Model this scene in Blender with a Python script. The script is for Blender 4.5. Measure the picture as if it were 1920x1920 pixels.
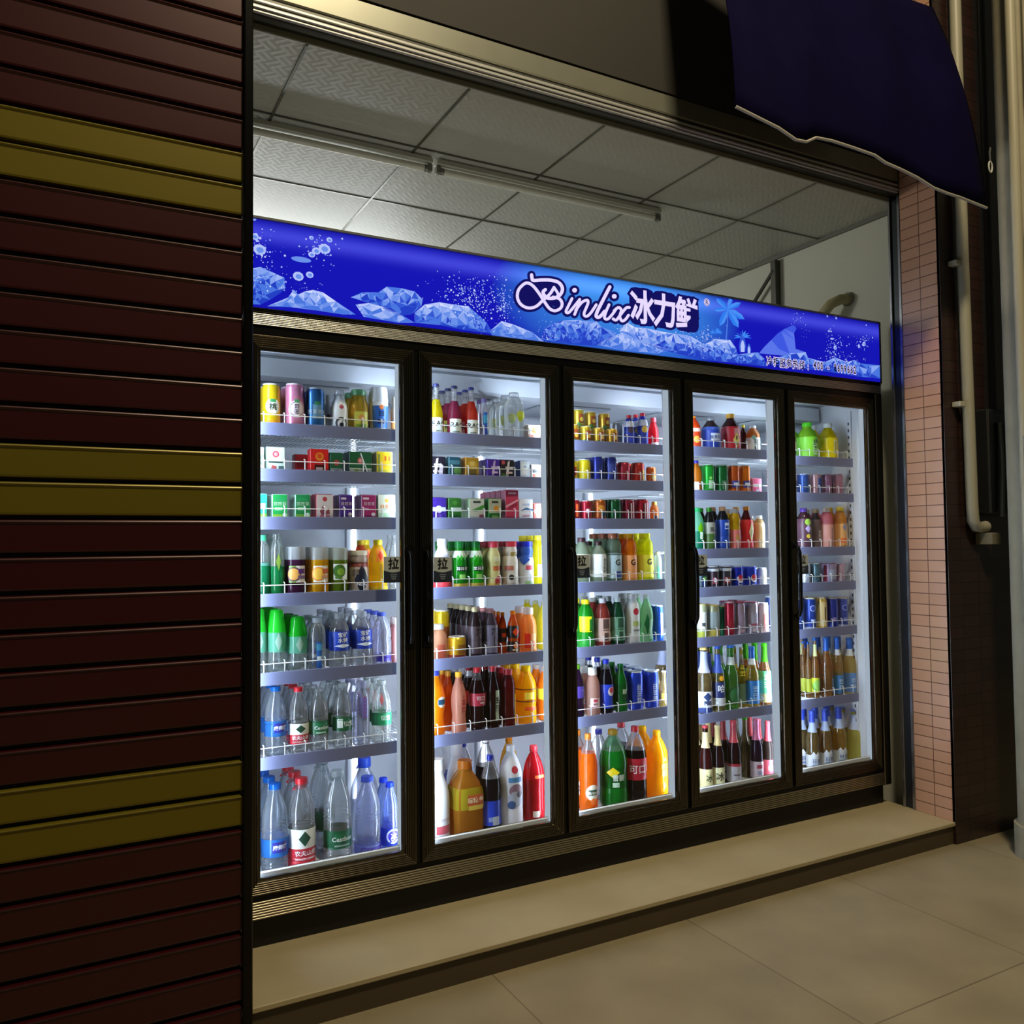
import bpy, bmesh, math, random
from mathutils import Vector, Matrix
from mathutils.geometry import delaunay_2d_cdt
for o in list(bpy.data.objects): bpy.data.objects.remove(o, do_unlink=True)
random.seed(7)
S = bpy.context.scene
COL = S.collection
# ---------------------------------------------------------------- camera
CAM = Vector((-0.5681, -2.7781, 1.0631)); YAW, PITCH, ROLL, FPX = 0.4942068, 0.0361450, -0.0104022, 1577.13
FW = Vector((math.sin(YAW)*math.cos(PITCH), math.cos(YAW)*math.cos(PITCH), math.sin(PITCH)))
RT0 = Vector((math.cos(YAW), -math.sin(YAW), 0)); UP0 = RT0.cross(FW)
RT = RT0*math.cos(ROLL) + UP0*math.sin(ROLL); UP = UP0*math.cos(ROLL) - RT0*math.sin(ROLL)
cd = bpy.data.cameras.new('camera'); cam = bpy.data.objects.new('camera', cd); COL.objects.link(cam)
cd.sensor_fit = 'HORIZONTAL'; cd.sensor_width = 36; cd.lens = FPX/1920*36; cd.clip_start = 0.05; cd.clip_end = 100
M = Matrix.Identity(4)
for i in range(3): M[i][0], M[i][1], M[i][2], M[i][3] = RT[i], UP[i], -FW[i], CAM[i]
cam.matrix_world = M; S.camera = cam
# ---------------------------------------------------------------- world, lights, exposure
w = bpy.data.worlds.new('night'); S.world = w; w.use_nodes = True
w.node_tree.nodes['Background'].inputs[0].default_value = (0.75, 0.8, 0.62, 1)
w.node_tree.nodes['Background'].inputs[1].default_value = 0.06
S.view_settings.view_transform = 'Standard'; S.view_settings.look = 'None'
S.view_settings.gamma = 1; S.view_settings.exposure = 0.0; S.view_settings.use_curve_mapping = False
LED = 35.0            # radiance of the cooler's LED strips
SIGN = 1.0            # radiance scale of the light box
def area(name, loc, target, size, power, col, sy=None):
    d = bpy.data.lights.new(name, 'AREA'); d.energy = power; d.color = col; d.size = size
    if sy: d.shape = 'RECTANGLE'; d.size_y = sy
    o = bpy.data.objects.new(name, d); COL.objects.link(o); o.location = loc
    o.rotation_euler = (Vector(target)-Vector(loc)).to_track_quat('-Z', 'Y').to_euler(); return o
area('street_lamp', (0.9, -2.9, 5.8), (1.0, -1.3, 0), 0.5, 200, (1.0, 0.84, 0.55))
area('right_wall_fill', (0.2, 2.9, 2.4), (3.1, .6, 2.35), 0.5, 22, (1.0, 1.0, 0.9))  # added fill to brighten the white wall, no lamp known there
area('shop_room_lamp', (0.5, 1.95, 2.32), (0.5, 1.8, 2.75), 1.5, 12, (0.93, 0.98, 1.0), 0.1)
cy = S.cycles
cy.max_bounces = 10; cy.diffuse_bounces = 4; cy.glossy_bounces = 4; cy.transmission_bounces = 8; cy.transparent_max_bounces = 24
cy.caustics_reflective = False; cy.caustics_refractive = False; cy.sample_clamp_indirect = 4.0
cy.use_denoising = True
# ---------------------------------------------------------------- helpers
def lin(h):
    if not isinstance(h, str): return tuple(h)
    c = [int(h[i:i+2], 16)/255 for i in (0, 2, 4)]
    return tuple(x/12.92 if x <= .04045 else ((x+.055)/1.055)**2.4 for x in c)
def ray(x, y): return FW + RT*((x-960)/FPX) - UP*((y-960)/FPX)
def at(x, y, Y):          # photograph pixel -> point on the plane Y
    d = ray(x, y); return CAM + d*((Y-CAM.y)/d.y)
MATS = {}
def nodes(name):
    m = bpy.data.materials.new(name); m.use_nodes = True; nt = m.node_tree
    return m, nt, nt.nodes['Principled BSDF'], nt.nodes['Material Output']
def mat(col, rough=.45, metal=0, spec=.5, coat=0, emit=0):
    k = ('p', col, rough, metal, spec, coat, emit)
    if k in MATS: return MATS[k]
    m, nt, b, o = nodes('surface'); c = lin(col)+(1,)
    b.inputs['Base Color'].default_value = c; b.inputs['Roughness'].default_value = rough
    b.inputs['Metallic'].default_value = metal; b.inputs['Specular IOR Level'].default_value = spec
    b.inputs['Coat Weight'].default_value = coat
    if emit: b.inputs['Emission Color'].default_value = c; b.inputs['Emission Strength'].default_value = emit
    MATS[k] = m; return m
def emis(col, s):
    k = ('e', col, s)
    if k in MATS: return MATS[k]
    m, nt, b, o = nodes('glow'); e = nt.nodes.new('ShaderNodeEmission')
    e.inputs[0].default_value = lin(col)+(1,); e.inputs[1].default_value = s
    nt.links.new(e.outputs[0], o.inputs[0]); MATS[k] = m; return m
def liquid(col, clear=.25):   # coloured drink: light passes through and scatters
    k = ('l', col, clear)
    if k in MATS: return MATS[k]
    m, nt, b, o = nodes('drink'); N, L = nt.nodes, nt.links; c = lin(col)+(1,)
    b.inputs['Base Color'].default_value = c; b.inputs['Roughness'].default_value = .12
    t = N.new('ShaderNodeBsdfTranslucent'); t.inputs[0].default_value = c
    p = N.new('ShaderNodeBsdfTransparent'); p.inputs[0].default_value = tuple(min(1, x**.6) for x in c[:3])+(1,)
    a = N.new('ShaderNodeMixShader'); a.inputs[0].default_value = .5
    L.new(b.outputs[0], a.inputs[1]); L.new(t.outputs[0], a.inputs[2])
    q = N.new('ShaderNodeMixShader'); q.inputs[0].default_value = clear
    L.new(a.outputs[0], q.inputs[1]); L.new(p.outputs[0], q.inputs[2]); L.new(q.outputs[0], o.inputs[0])
    MATS[k] = m; return m
def clear(col, body=.10, refr=.2, rough=.03):   # water / PET / bottle glass
    k = ('c', col, body, refr)
    if k in MATS: return MATS[k]
    m, nt, b, o = nodes('clear_plastic'); N, L = nt.nodes, nt.links; c = lin(col)+(1,)
    b.inputs['Base Color'].default_value = c; b.inputs['Roughness'].default_value = .08; b.inputs['Specular IOR Level'].default_value = .8
    r = N.new('ShaderNodeBsdfRefraction'); t_ = tuple(x**(.22 if min(c[:3]) > .35 else .5) for x in c[:3])+(1,); r.inputs[0].default_value = t_; r.inputs['IOR'].default_value = 1.25; r.inputs['Roughness'].default_value = rough
    p = N.new('ShaderNodeBsdfTransparent'); p.inputs[0].default_value = t_
    x = N.new('ShaderNodeMixShader'); x.inputs[0].default_value = refr
    L.new(p.outputs[0], x.inputs[1]); L.new(r.outputs[0], x.inputs[2])
    lw = N.new('ShaderNodeLayerWeight'); lw.inputs[0].default_value = .35
    mp = N.new('ShaderNodeMapRange'); mp.inputs['To Min'].default_value = body; mp.inputs['To Max'].default_value = .6
    L.new(lw.outputs['Facing'], mp.inputs[0])
    tl = N.new('ShaderNodeBsdfTranslucent'); tl.inputs[0].default_value = t_; b.inputs['Base Color'].default_value = t_; bt = N.new('ShaderNodeMixShader'); bt.inputs[0].default_value = .45; L.new(b.outputs[0], bt.inputs[1]); L.new(tl.outputs[0], bt.inputs[2])
    y = N.new('ShaderNodeMixShader'); L.new(mp.outputs[0], y.inputs[0])
    L.new(x.outputs[0], y.inputs[1]); L.new(bt.outputs[0], y.inputs[2])
    gl = N.new('ShaderNodeBsdfGlossy'); gl.inputs['Roughness'].default_value = .06; fr = N.new('ShaderNodeLayerWeight'); fr.inputs[0].default_value = .22
    fm = N.new('ShaderNodeMath'); fm.operation = 'MULTIPLY_ADD'; fm.inputs[1].default_value = .6; fm.inputs[2].default_value = .05; L.new(fr.outputs['Fresnel'], fm.inputs[0])
    z = N.new('ShaderNodeMixShader'); L.new(fm.outputs[0], z.inputs[0]); L.new(y.outputs[0], z.inputs[1]); L.new(gl.outputs[0], z.inputs[2]); L.new(z.outputs[0], o.inputs[0])
    MATS[k] = m; return m
def pane_mat():
    m, nt, b, o = nodes('door_glass'); N, L = nt.nodes, nt.links
    g = N.new('ShaderNodeBsdfGlossy'); g.inputs['Roughness'].default_value = .01; g.inputs[0].default_value = (1, 1, 1, 1)
    t = N.new('ShaderNodeBsdfTransparent'); t.inputs[0].default_value = (.97, .985, .99, 1)
    f = N.new('ShaderNodeFresnel'); f.inputs[0].default_value = 1.4; ge = N.new('ShaderNodeNewGeometry')
    mu = N.new('ShaderNodeMix'); mu.data_type = 'FLOAT'; L.new(ge.outputs['Backfacing'], mu.inputs[0]); L.new(f.outputs[0], mu.inputs[2]); mu.inputs[3].default_value = 0
    x = N.new('ShaderNodeMixShader'); L.new(mu.outputs[0], x.inputs[0]); L.new(t.outputs[0], x.inputs[1]); L.new(g.outputs[0], x.inputs[2])
    L.new(x.outputs[0], o.inputs[0]); return m
class MB:
    """collects shapes into ONE mesh"""
    def __init__(s): s.v, s.f, s.mi, s.mats, s.sm = [], [], [], [], []
    def m(s, mt):
        if mt not in s.mats: s.mats.append(mt)
        return s.mats.index(mt)
    def add(s, vs, fs, mt, smooth=False):
        b = len(s.v); i = s.m(mt); s.v += [tuple(v) for v in vs]
        for f in fs: s.f.append([b+j for j in f]); s.mi.append(i); s.sm.append(smooth)
    def box(s, a, b, mt, bev=0):
        x0, y0, z0 = a; x1, y1, z1 = b
        if not bev:
            vs = [(x, y, z) for z in (z0, z1) for y in (y0, y1) for x in (x0, x1)]
            s.add(vs, [(0, 2, 3, 1), (4, 5, 7, 6), (0, 1, 5, 4), (2, 6, 7, 3), (0, 4, 6, 2), (1, 3, 7, 5)], mt); return
        loops = []
        for z, i in ((z0, bev), (z0+bev, 0), (z1-bev, 0), (z1, bev)):
            c = bev
            loops.append([(x0+i+c, y0+i, z), (x1-i-c, y0+i, z), (x1-i, y0+i+c, z), (x1-i, y1-i-c, z), (x1-i-c, y1-i, z), (x0+i+c, y1-i, z), (x0+i, y1-i-c, z), (x0+i, y0+i+c, z)])
        s.loops(loops, mt, cap=True)
    def loops(s, loops, mt, cap=False, smooth=False, mf=None):
        n = len(loops[0]); vs = [v for l in loops for v in l]; b = len(s.v); s.v += [tuple(v) for v in vs]
        for k in range(len(loops)-1):
            mm = mf(k) if mf else mt
            for i in range(n):
                j = (i+1) % n; s.f.append([b+k*n+i, b+k*n+j, b+k*n+n+j, b+k*n+n+i]); s.mi.append(s.m(mm)); s.sm.append(smooth)
        if cap:
            s.f.append([b+i for i in range(n)][::-1]); s.mi.append(s.m(mf(0) if mf else mt)); s.sm.append(False)
            e = b+(len(loops)-1)*n; s.f.append([e+i for i in range(n)]); s.mi.append(s.m(mf(len(loops)-2) if mf else mt)); s.sm.append(False)
    def tube(s, pts, r, mt, n=8, cap=True):
        pts = [Vector(p) for p in pts]; L = []; prev = None
        for i, p in enumerate(pts):
            t = (pts[min(i+1, len(pts)-1)]-pts[max(i-1, 0)]).normalized()
            if prev is None:
                u = t.cross(Vector((0, 0, 1)) if abs(t.z) < .9 else Vector((1, 0, 0))).normalized()
            else: u = (prev - t*prev.dot(t)).normalized()
            prev = u; q = t.cross(u)
            L.append([p+(u*math.cos(a)+q*math.sin(a))*r for a in [2*math.pi*k/n for k in range(n)]])
        s.loops(L, mt, cap=cap, smooth=True)
    def build(s, name, parent=None, loc=None):
        me = bpy.data.meshes.new(name); me.from_pydata(s.v, [], s.f)
        for m_ in s.mats: me.materials.append(m_)
        me.polygons.foreach_set('material_index', s.mi); me.polygons.foreach_set('use_smooth', s.sm)
        me.update(); me.set_sharp_from_angle(angle=math.radians(38))
        o = bpy.data.objects.new(name, me); COL.objects.link(o)
        if parent: o.parent = parent
        if loc: o.location = loc
        return o
def empty(name, loc=(0, 0, 0), parent=None):
    o = bpy.data.objects.new(name, None); COL.objects.link(o); o.location = loc; o.empty_display_size = .05
    if parent: o.parent = parent
    return o
def tag(o, label, cat, group=None):
    o['label'] = label; o['category'] = cat
    if group: o['group'] = group
    return o
def struct(o, label=None, cat=None):
    o['kind'] = 'structure'
    if label: o['label'] = label
    if cat: o['category'] = cat
    return o
TXT = {}
def text_mesh(body, bold=0.0):     # outline of the writing, unit size, centred on x, baseline 0
    k = (body, bold)
    if k in TXT: return TXT[k]
    c = bpy.data.curves.new('writing', 'FONT'); c.body = body; c.size = 1; c.align_x = 'CENTER'; c.resolution_u = 2; c.offset = bold
    o = bpy.data.objects.new('writing', c); COL.objects.link(o)
    dg = bpy.context.evaluated_depsgraph_get(); ev = o.evaluated_get(dg); me = ev.to_mesh()
    bm = bmesh.new(); bm.from_mesh(me); bmesh.ops.triangulate(bm, faces=bm.faces)
    for lim in (.5, .25):
        es = [e for e in bm.edges if e.calc_length() > lim]
        if es: bmesh.ops.subdivide_edges(bm, edges=es, cuts=1); bmesh.ops.triangulate(bm, faces=[f for f in bm.faces if len(f.verts) > 3])
    bm.verts.index_update(); vs = [tuple(v.co) for v in bm.verts]; fs = [tuple(v.index for v in f.verts) for f in bm.faces]; bm.free()
    ev.to_mesh_clear(); bpy.data.objects.remove(o); bpy.data.curves.remove(c)
    TXT[k] = (vs, fs); return TXT[k]
def brick_mat(name, axis, c1, c2, mortar, bw, bh, rough, ms=.004, off=(0, 0), spec=.5, bump=.25):
    m, nt, b, o = nodes(name); N, L = nt.nodes, nt.links
    g = N.new('ShaderNodeNewGeometry'); sp = N.new('ShaderNodeSeparateXYZ'); L.new(g.outputs['Position'], sp.inputs[0])
    cb = N.new('ShaderNodeCombineXYZ'); L.new(sp.outputs[axis[0]], cb.inputs[0]); L.new(sp.outputs[axis[1]], cb.inputs[1])
    mp = N.new('ShaderNodeMapping'); mp.inputs['Location'].default_value = (off[0], off[1], 0); L.new(cb.outputs[0], mp.inputs[0])
    t = N.new('ShaderNodeTexBrick'); t.offset = 0; t.inputs['Scale'].default_value = 1
    t.inputs['Brick Width'].default_value = bw; t.inputs['Row Height'].default_value = bh; t.inputs['Mortar Size'].default_value = ms
    t.inputs['Color1'].default_value = lin(c1)+(1,); t.inputs['Color2'].default_value = lin(c2)+(1,); t.inputs['Mortar'].default_value = lin(mortar)+(1,)
    t.inputs['Mortar Smooth'].default_value = .2
    L.new(mp.outputs[0], t.inputs[0]); L.new(t.outputs[0], b.inputs['Base Color'])
    bp = N.new('ShaderNodeBump'); bp.inputs['Strength'].default_value = bump; bp.inputs['Distance'].default_value = .004; bp.invert = True
    L.new(t.outputs['Fac'], bp.inputs['Height']); L.new(bp.outputs[0], b.inputs['Normal'])
    b.inputs['Roughness'].default_value = rough; b.inputs['Specular IOR Level'].default_value = spec
    return m
def noise_mat(name, c1, c2, scale, rough=.5, spec=.5, metal=0, detail=4):
    m, nt, b, o = nodes(name); N, L = nt.nodes, nt.links
    g = N.new('ShaderNodeNewGeometry'); n = N.new('ShaderNodeTexNoise'); n.inputs['Scale'].default_value = scale; n.inputs['Detail'].default_value = detail
    r = N.new('ShaderNodeMix'); r.data_type = 'RGBA'; r.inputs[6].default_value = lin(c1)+(1,); r.inputs[7].default_value = lin(c2)+(1,)
    L.new(g.outputs['Position'], n.inputs['Vector']); L.new(n.outputs[0], r.inputs[0]); L.new(r.outputs[2], b.inputs['Base Color'])
    b.inputs['Roughness'].default_value = rough; b.inputs['Specular IOR Level'].default_value = spec; b.inputs['Metallic'].default_value = metal
    return m
# ================================================================ THE SETTING
ZC, ZP, ZF, YS = 2.72, -0.225, -0.325, -0.326      # ceiling, platform, pavement, facade plane
def bx(name, a, b, mt, bev=0, parent=None):
    k = MB(); k.box(a, b, mt, bev); return k.build(name, parent)
def floor_mat():
    m = brick_mat('pavement_tile', (0, 1), 'a99b7d', 'b1a385', '877b64', .8, .8, .38, ms=.003, off=(.13, .3), bump=.1)
    nt = m.node_tree; N, L = nt.nodes, nt.links; b = N['Principled BSDF']
    n = N.new('ShaderNodeTexNoise'); n.inputs['Scale'].default_value = 3.5; n.inputs['Detail'].default_value = 6
    g = N.new('ShaderNodeNewGeometry'); L.new(g.outputs['Position'], n.inputs['Vector'])
    mx = N.new('ShaderNodeMix'); mx.data_type = 'RGBA'; mx.blend_type = 'MULTIPLY'; mx.inputs[0].default_value = .5
    src = b.inputs['Base Color'].links[0].from_socket; L.new(src, mx.inputs[6]); L.new(n.outputs[0], mx.inputs[7]); L.new(mx.outputs[2], b.inputs['Base Color'])
    return m
FM = floor_mat()
struct(bx('floor', (-5, -8, ZF-.1), (7, 3.3, ZF), FM), 'beige tiled pavement in front of the raised step', 'floor')
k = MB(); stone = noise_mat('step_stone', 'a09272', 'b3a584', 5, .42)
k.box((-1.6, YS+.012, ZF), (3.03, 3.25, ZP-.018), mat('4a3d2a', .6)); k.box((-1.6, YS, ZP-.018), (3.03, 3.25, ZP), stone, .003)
struct(k.build('floor_step'), 'raised beige stone step under the cooler', 'step')
def ceil_mat():
    m, nt, b, o = nodes('woven_ceiling_tile'); N, L = nt.nodes, nt.links
    g = N.new('ShaderNodeNewGeometry'); mp = N.new('ShaderNodeMapping'); mp.inputs['Scale'].default_value = (20, 20, 20); mp.inputs['Rotation'].default_value = (0, 0, 0.785)
    L.new(g.outputs['Position'], mp.inputs[0])
    ck = N.new('ShaderNodeTexChecker'); ck.inputs['Scale'].default_value = 1; L.new(mp.outputs[0], ck.inputs[0])
    def wv(ax):
        q = N.new('ShaderNodeTexWave'); q.bands_direction = ax; q.inputs['Scale'].default_value = .63; q.inputs['Distortion'].default_value = 0; L.new(mp.outputs[0], q.inputs[0]); return q
    a, c = wv('X'), wv('Y'); mx = N.new('ShaderNodeMix'); mx.data_type = 'FLOAT'
    L.new(ck.outputs['Fac'], mx.inputs[0]); L.new(a.outputs['Fac'], mx.inputs[2]); L.new(c.outputs['Fac'], mx.inputs[3])
    bp = N.new('ShaderNodeBump'); bp.inputs['Strength'].default_value = .13; bp.inputs['Distance'].default_value = .005
    L.new(mx.outputs[0], bp.inputs['Height']); L.new(bp.outputs[0], b.inputs['Normal'])
    b.inputs['Base Color'].default_value = lin('bdbdb8')+(1,); b.inputs['Roughness'].default_value = .5
    return m
struct(bx('ceiling', (-1.6, -.06, ZC), (3.13, 3.25, ZC+.05), ceil_mat()), 'ceiling of square woven-pattern panels', 'ceiling')
k = MB(); bar = mat('6c6c64', .35, .7)
for i in range(-2, 6):
    x = .143+.5942*i; k.box((x-.005, -.06, ZC-.004), (x+.005, 3.2, ZC), bar)
for j in range(0, 6):
    y = .448+.5922*(j-1)
    if y > -.05: k.box((-1.6, y-.005, ZC-.0045), (3.12, y+.005, ZC), bar)
struct(k.build('trim_1'), 'thin metal grid between the ceiling panels', 'ceiling grid')
plaster = noise_mat('alcove_plaster', 'c8c8bb', 'd3d3c6', 2.2, .7)
struct(bx('wall_right', (3.12, -.055, ZF), (4.9, 3.25, 4.2), plaster), 'white plaster wall right of the cooler', 'wall')
struct(bx('wall_back', (-1.6, 3.2, ZF), (3.13, 3.3, ZC), plaster))
struct(bx('wall_left', (-1.7, -.2, ZF), (-1.6, 3.3, 3.6), plaster))
k = MB(); k.box((3.105, -.05, ZC-.02), (3.1205, 3.2, ZC), mat('6b6b62', .5)); struct(k.build('trim_2'), 'grey edge strip where ceiling meets the white wall', 'edge strip')
# tiled pier: pale pink tiles on the reveal, dark brown tiles on the street face
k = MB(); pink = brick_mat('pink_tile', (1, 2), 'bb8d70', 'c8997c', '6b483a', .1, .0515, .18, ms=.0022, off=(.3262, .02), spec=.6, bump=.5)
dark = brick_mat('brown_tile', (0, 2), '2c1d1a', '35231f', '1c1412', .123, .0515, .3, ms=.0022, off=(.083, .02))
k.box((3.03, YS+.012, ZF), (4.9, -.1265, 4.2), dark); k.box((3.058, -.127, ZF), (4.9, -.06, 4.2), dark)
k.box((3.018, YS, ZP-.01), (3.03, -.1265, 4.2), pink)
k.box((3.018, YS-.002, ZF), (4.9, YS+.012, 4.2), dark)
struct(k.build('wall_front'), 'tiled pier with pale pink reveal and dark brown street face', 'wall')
k = MB(); k.box((-5, YS+.02, 3.24), (-.08, -.05, 4.3), mat('2a2622', .7)); k.box((-.08, -.13, 2.885), (3.03, -.055, 4.3), mat('26231e', .7))
struct(k.build('wall_upper'), 'dark facade above the shutter openings', 'wall')
# ---------------------------------------------------------------- closed shutter on the left
sh = tag(empty('roller_shutter', (-2.5, YS, ZF)), 'closed dark red and gold roller shutter beside the glowing cooler', 'shutter')
def kid(o, p):                                   # parent keeping world coordinates
    o.parent = p; o.matrix_parent_inverse = Matrix.Translation(p.location).inverted(); return o
red = mat('37070c', .33, .2, .5); gold = mat('6c600e', .36, .3, .5); groove = mat('070506', .8)
k = MB(); P = .0958; zt = 1.326+P*20; i = 0
while zt > ZF+.01:
    mt = gold if (i-20) % 9 in (0, 1) else red
    zb = max(zt-P, ZF+.004); pr = [(zt, .016), (zt-.001, .003), (zt-.003, -.0035), (zt-.006, -.005), (zt-.009, -.0035), (zt-.012, -.0005), (zt-.079, .0), (zt-.084, .0015), (zt-.0865, .016), (zb, .016)]
    pr = [(max(z, ZF+.003), y) for z, y in pr]
    for (z0, y0), (z1, y1) in zip(pr, pr[1:]):
        k.add([(-5, YS+y0, z0), (-.112, YS+y0, z0), (-.112, YS+y1, z1), (-5, YS+y1, z1)], [(0, 3, 2, 1)], groove if y0 >= .016 and y1 >= .016 else mt, False)
    zt -= P; i += 1
k.box((-5, YS+.0165, ZF+.003), (-.112, YS+.022, 3.24), groove)
kid(k.build('slat_curtain'), sh)
k = MB(); blk = mat('0b0a09', .18, .5)
k.box((-.111, YS-.018, ZF), (-.086, YS+.05, 3.24), blk, .003)
kid(k.build('guide_rail'), sh)
k = MB(); k.box((-.086, YS+.052, ZF), (-.078, YS+.10, .72), mat('6a5a20', .25, .8), .002); k.box((-.086, YS+.052, .735), (-.078, YS+.10, .80), mat('6a5a20', .25, .8), .002)
kid(k.build('brass_edge_strip'), sh)
# ---------------------------------------------------------------- rolled-up shutter above the opening
hs = tag(empty('roller_shutter_housing', (1.5, -.1, 2.74)), 'grey aluminium housing and rail of the raised shutter over the opening', 'shutter housing')
al = noise_mat('aluminium', '8d8d80', '9c9c8e', 9, .34, .5, .55); ald = mat('55554f', .35, .5); als = mat('d4d4d2', .3, .45)
k = MB(); k.box((-.083, -.125, 2.80), (3.017, -.06, 2.882), al, .004); kid(k.build('housing'), hs)
k = MB()
for i, (z0, z1, y0, mm) in enumerate([(2.786, 2.799, -.118, ald), (2.775, 2.785, -.126, als), (2.766, 2.774, -.120, ald), (2.754, 2.765, -.128, als), (2.744, 2.753, -.122, als), (2.738, 2.743, -.112, ald)]):
    k.box((-.083, y0, z0), (3.017, -.06, z1), mm, .002)
kid(k.build('bottom_rail'), hs)
k = MB(); k.box((-.083, -.072, ZC-.002), (3.017, -.0605, 2.738), mat('8f8f84', .5), .001); kid(k.build('inner_strip'), hs)
k = MB(); st = mat('8f9096', .25, .85)
k.box((3.017, -.1255, ZP), (3.056, -.110, 2.738), st, .002); k.box((3.017, -.072, ZP), (3.056, -.058, 2.738), st, .002); k.box((3.026, -.110, ZP), (3.056, -.072, 2.738), mat('3a3d42', .3, .7))
kid(k.build('guide_rail'), hs)
# ---------------------------------------------------------------- fluorescent battens on the ceiling (off)
def batten(x0, x1, label):
    t = tag(empty('fluorescent_light', ((x0+x1)/2, .515, ZC)), label, 'ceiling light', 'fluorescent battens on the alcove ceiling')
    L = (x1-x0)/2; k = MB(); wm = mat('c6c6ba', .4)
    k.box((-L, -.022, -.03), (L, .022, -.0045), wm, .004); k.build('batten', t)
    k = MB(); k.tube([(-L+.035, -.0, -.05), (L-.035, -.0, -.05)], .0145, mat('f0f0e4', .25), 14); k.build('tube', t)
    for sx in (-1, 1):
        k = MB(); k.box((sx*L-.02 if sx > 0 else -L, -.016, -.066), (L if sx > 0 else -L+.02, .016, -.03), mat('88887c', .4), .004)
        k.tube([(sx*(L-.02), 0, -.05), (sx*(L-.036), 0, -.05)], .015, mat('8a8a8a', .3, .8), 12); k.build('end_socket', t)
batten(-.42, .83, 'unlit fluorescent tube on the ceiling, the one nearer the shutter')
batten(.85, 2.06, 'unlit fluorescent tube on the ceiling, the one nearer the white wall')
# wall bracket, pipe elbow
t = tag(empty('steel_bracket', (3.085, .76, 2.03)), 'grey steel post with diagonal stay against the white wall', 'bracket')
gm = mat('4e4e48', .5, .5)
k = MB(); k.box((-.005, -.02, -.6), (.034, .02, .66), gm, .002); k.build('post', t)
k = MB(); k.tube([(-.0, .0, .60), (-.0, .35, .28)], .011, gm, 6); k.build('stay', t)
t = tag(empty('pipe_elbow', (3.12, .269, 2.336)), 'beige plastic pipe curving out of the white wall above the sign', 'pipe')
k = MB(); k.tube([(.0, 0, .0), (-.04, .015, .0), (-.075, .05, -.02), (-.09, .10, -.07), (-.095, .14, -.15), (-.095, .155, -.18)], .028, mat('b9ae83', .4), 14); k.build('bend', t)
k = MB(); k.tube([(.003, 0, 0), (-.012, 0, 0)], .037, mat('8d8a78', .8), 12); k.build('sealant_ring', t)
# ---------------------------------------------------------------- things on the right-hand street face
def wtube(t, name, pts, r, mt, n=12):
    k = MB(); k.tube(pts, r, mt, n); return kid(k.build(name), t)
beige = mat('a19c88', .45); dk = mat('1a1a1c', .5)
t = tag(empty('drain_pipe', (3.15, -.365, 1.1)), 'white drain pipe on the dark wall, bending at its foot', 'pipe')
wtube(t, 'pipe', [(3.135, -.365, 4), (3.135, -.365, 2.4), (3.142, -.365, 1.8), (3.15, -.365, 1.2), (3.155, -.365, 1.14), (3.175, -.365, 1.115), (3.21, -.365, 1.11), (3.25, -.365, 1.115)], .026, beige)
for z in (2.34, 1.68):
    k = MB(); k.box((3.075, -.372, z-.012), (3.115, -.3285, z+.012), mat('b5b0a0', .4), .003); kid(k.build('clip'), t)
t = tag(empty('dark_pipe', (3.33, -.36, 1.7)), 'dark thin pipe running down the unlit wall', 'pipe')
wtube(t, 'pipe', [(3.345, -.36, 4), (3.345, -.36, 1.66)], .018, mat('26272a', .5))
t = tag(empty('meter_cabinet', (3.36, -.36, 1.4)), 'black metal utility cabinet hung on the dark wall', 'cabinet')
k = MB(); k.box((3.235, -.40, 1.17), (3.50, -.329, 1.665), dk, .008); kid(k.build('case'), t)
k = MB(); k.box((3.245, -.404, 1.19), (3.49, -.4005, 1.645), mat('0d0d0f', .35), .001); kid(k.build('door'), t)
wtube(t, 'conduit', [(3.30, -.415, 1.6), (3.305, -.42, 1.4), (3.29, -.42, 1.16)], .010, mat('55574a', .5), 8)
wtube(t, 'conduit', [(3.36, -.415, 1.6), (3.38, -.42, 1.35), (3.37, -.42, 1.16)], .007, mat('3d4048', .5), 8)
k = MB(); k.box((3.22, -.41, 1.03), (3.29, -.33, 1.085), mat('75715c', .6), .003); o = kid(k.build('foot_block'), t)
pl = tag(empty('concrete_pole', (3.20, -.62, ZF)), 'grey concrete utility pole at the edge of the pavement', 'pole')
conc = noise_mat('concrete', '8f8871', 'a79f88', 14, .8)
wtube(pl, 'shaft', [(3.205, -.62, ZF), (3.20, -.62, 4.2)], .105, conc, 28)
k = MB(); k.tube([(3.205, -.62, ZF), (3.205, -.62, ZF+.14)], .12, conc, 28); kid(k.build('base_collar'), pl)
cb = tag(empty('conduit_pipe', (3.06, -.66, 2)), 'pale plastic conduit strapped beside the concrete pole', 'pipe')
wtube(cb, 'pipe', [(3.055, -.665, 4.2), (3.06, -.665, 1.2), (3.067, -.665, ZF)], .021, mat('a8a28c', .45))
cable = tag(empty('loose_cable', (3.08, -.70, 2.4)), 'thin grey cable looping down beside the pole', 'cable')
wtube(cable, 'cable', [(3.075, -.72, 4.0), (3.075, -.72, 3.0), (3.085, -.725, 2.66), (3.06, -.72, 2.46), (3.04, -.715, 2.33), (3.045, -.715, 2.2), (3.085, -.72, 2.12), (3.12, -.72, 2.10)], .0045, mat('8a867c', .5), 8)
mb = tag(empty('junction_box', (3.05, -.70, 1.25)), 'grey plastic junction box on the pole at chest height', 'box')
k = MB(); k.box((3.035, -.715, 1.06), (3.075, -.67, 1.50), mat('8f9284', .4), .006); kid(k.build('case'), mb)
for z in (1.09, 1.46):
    k = MB(); k.tube([(3.033, -.716, z), (3.033, -.722, z)], .012, mat('b4b4a6', .4), 10); kid(k.build('screw_lug'), mb)
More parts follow.
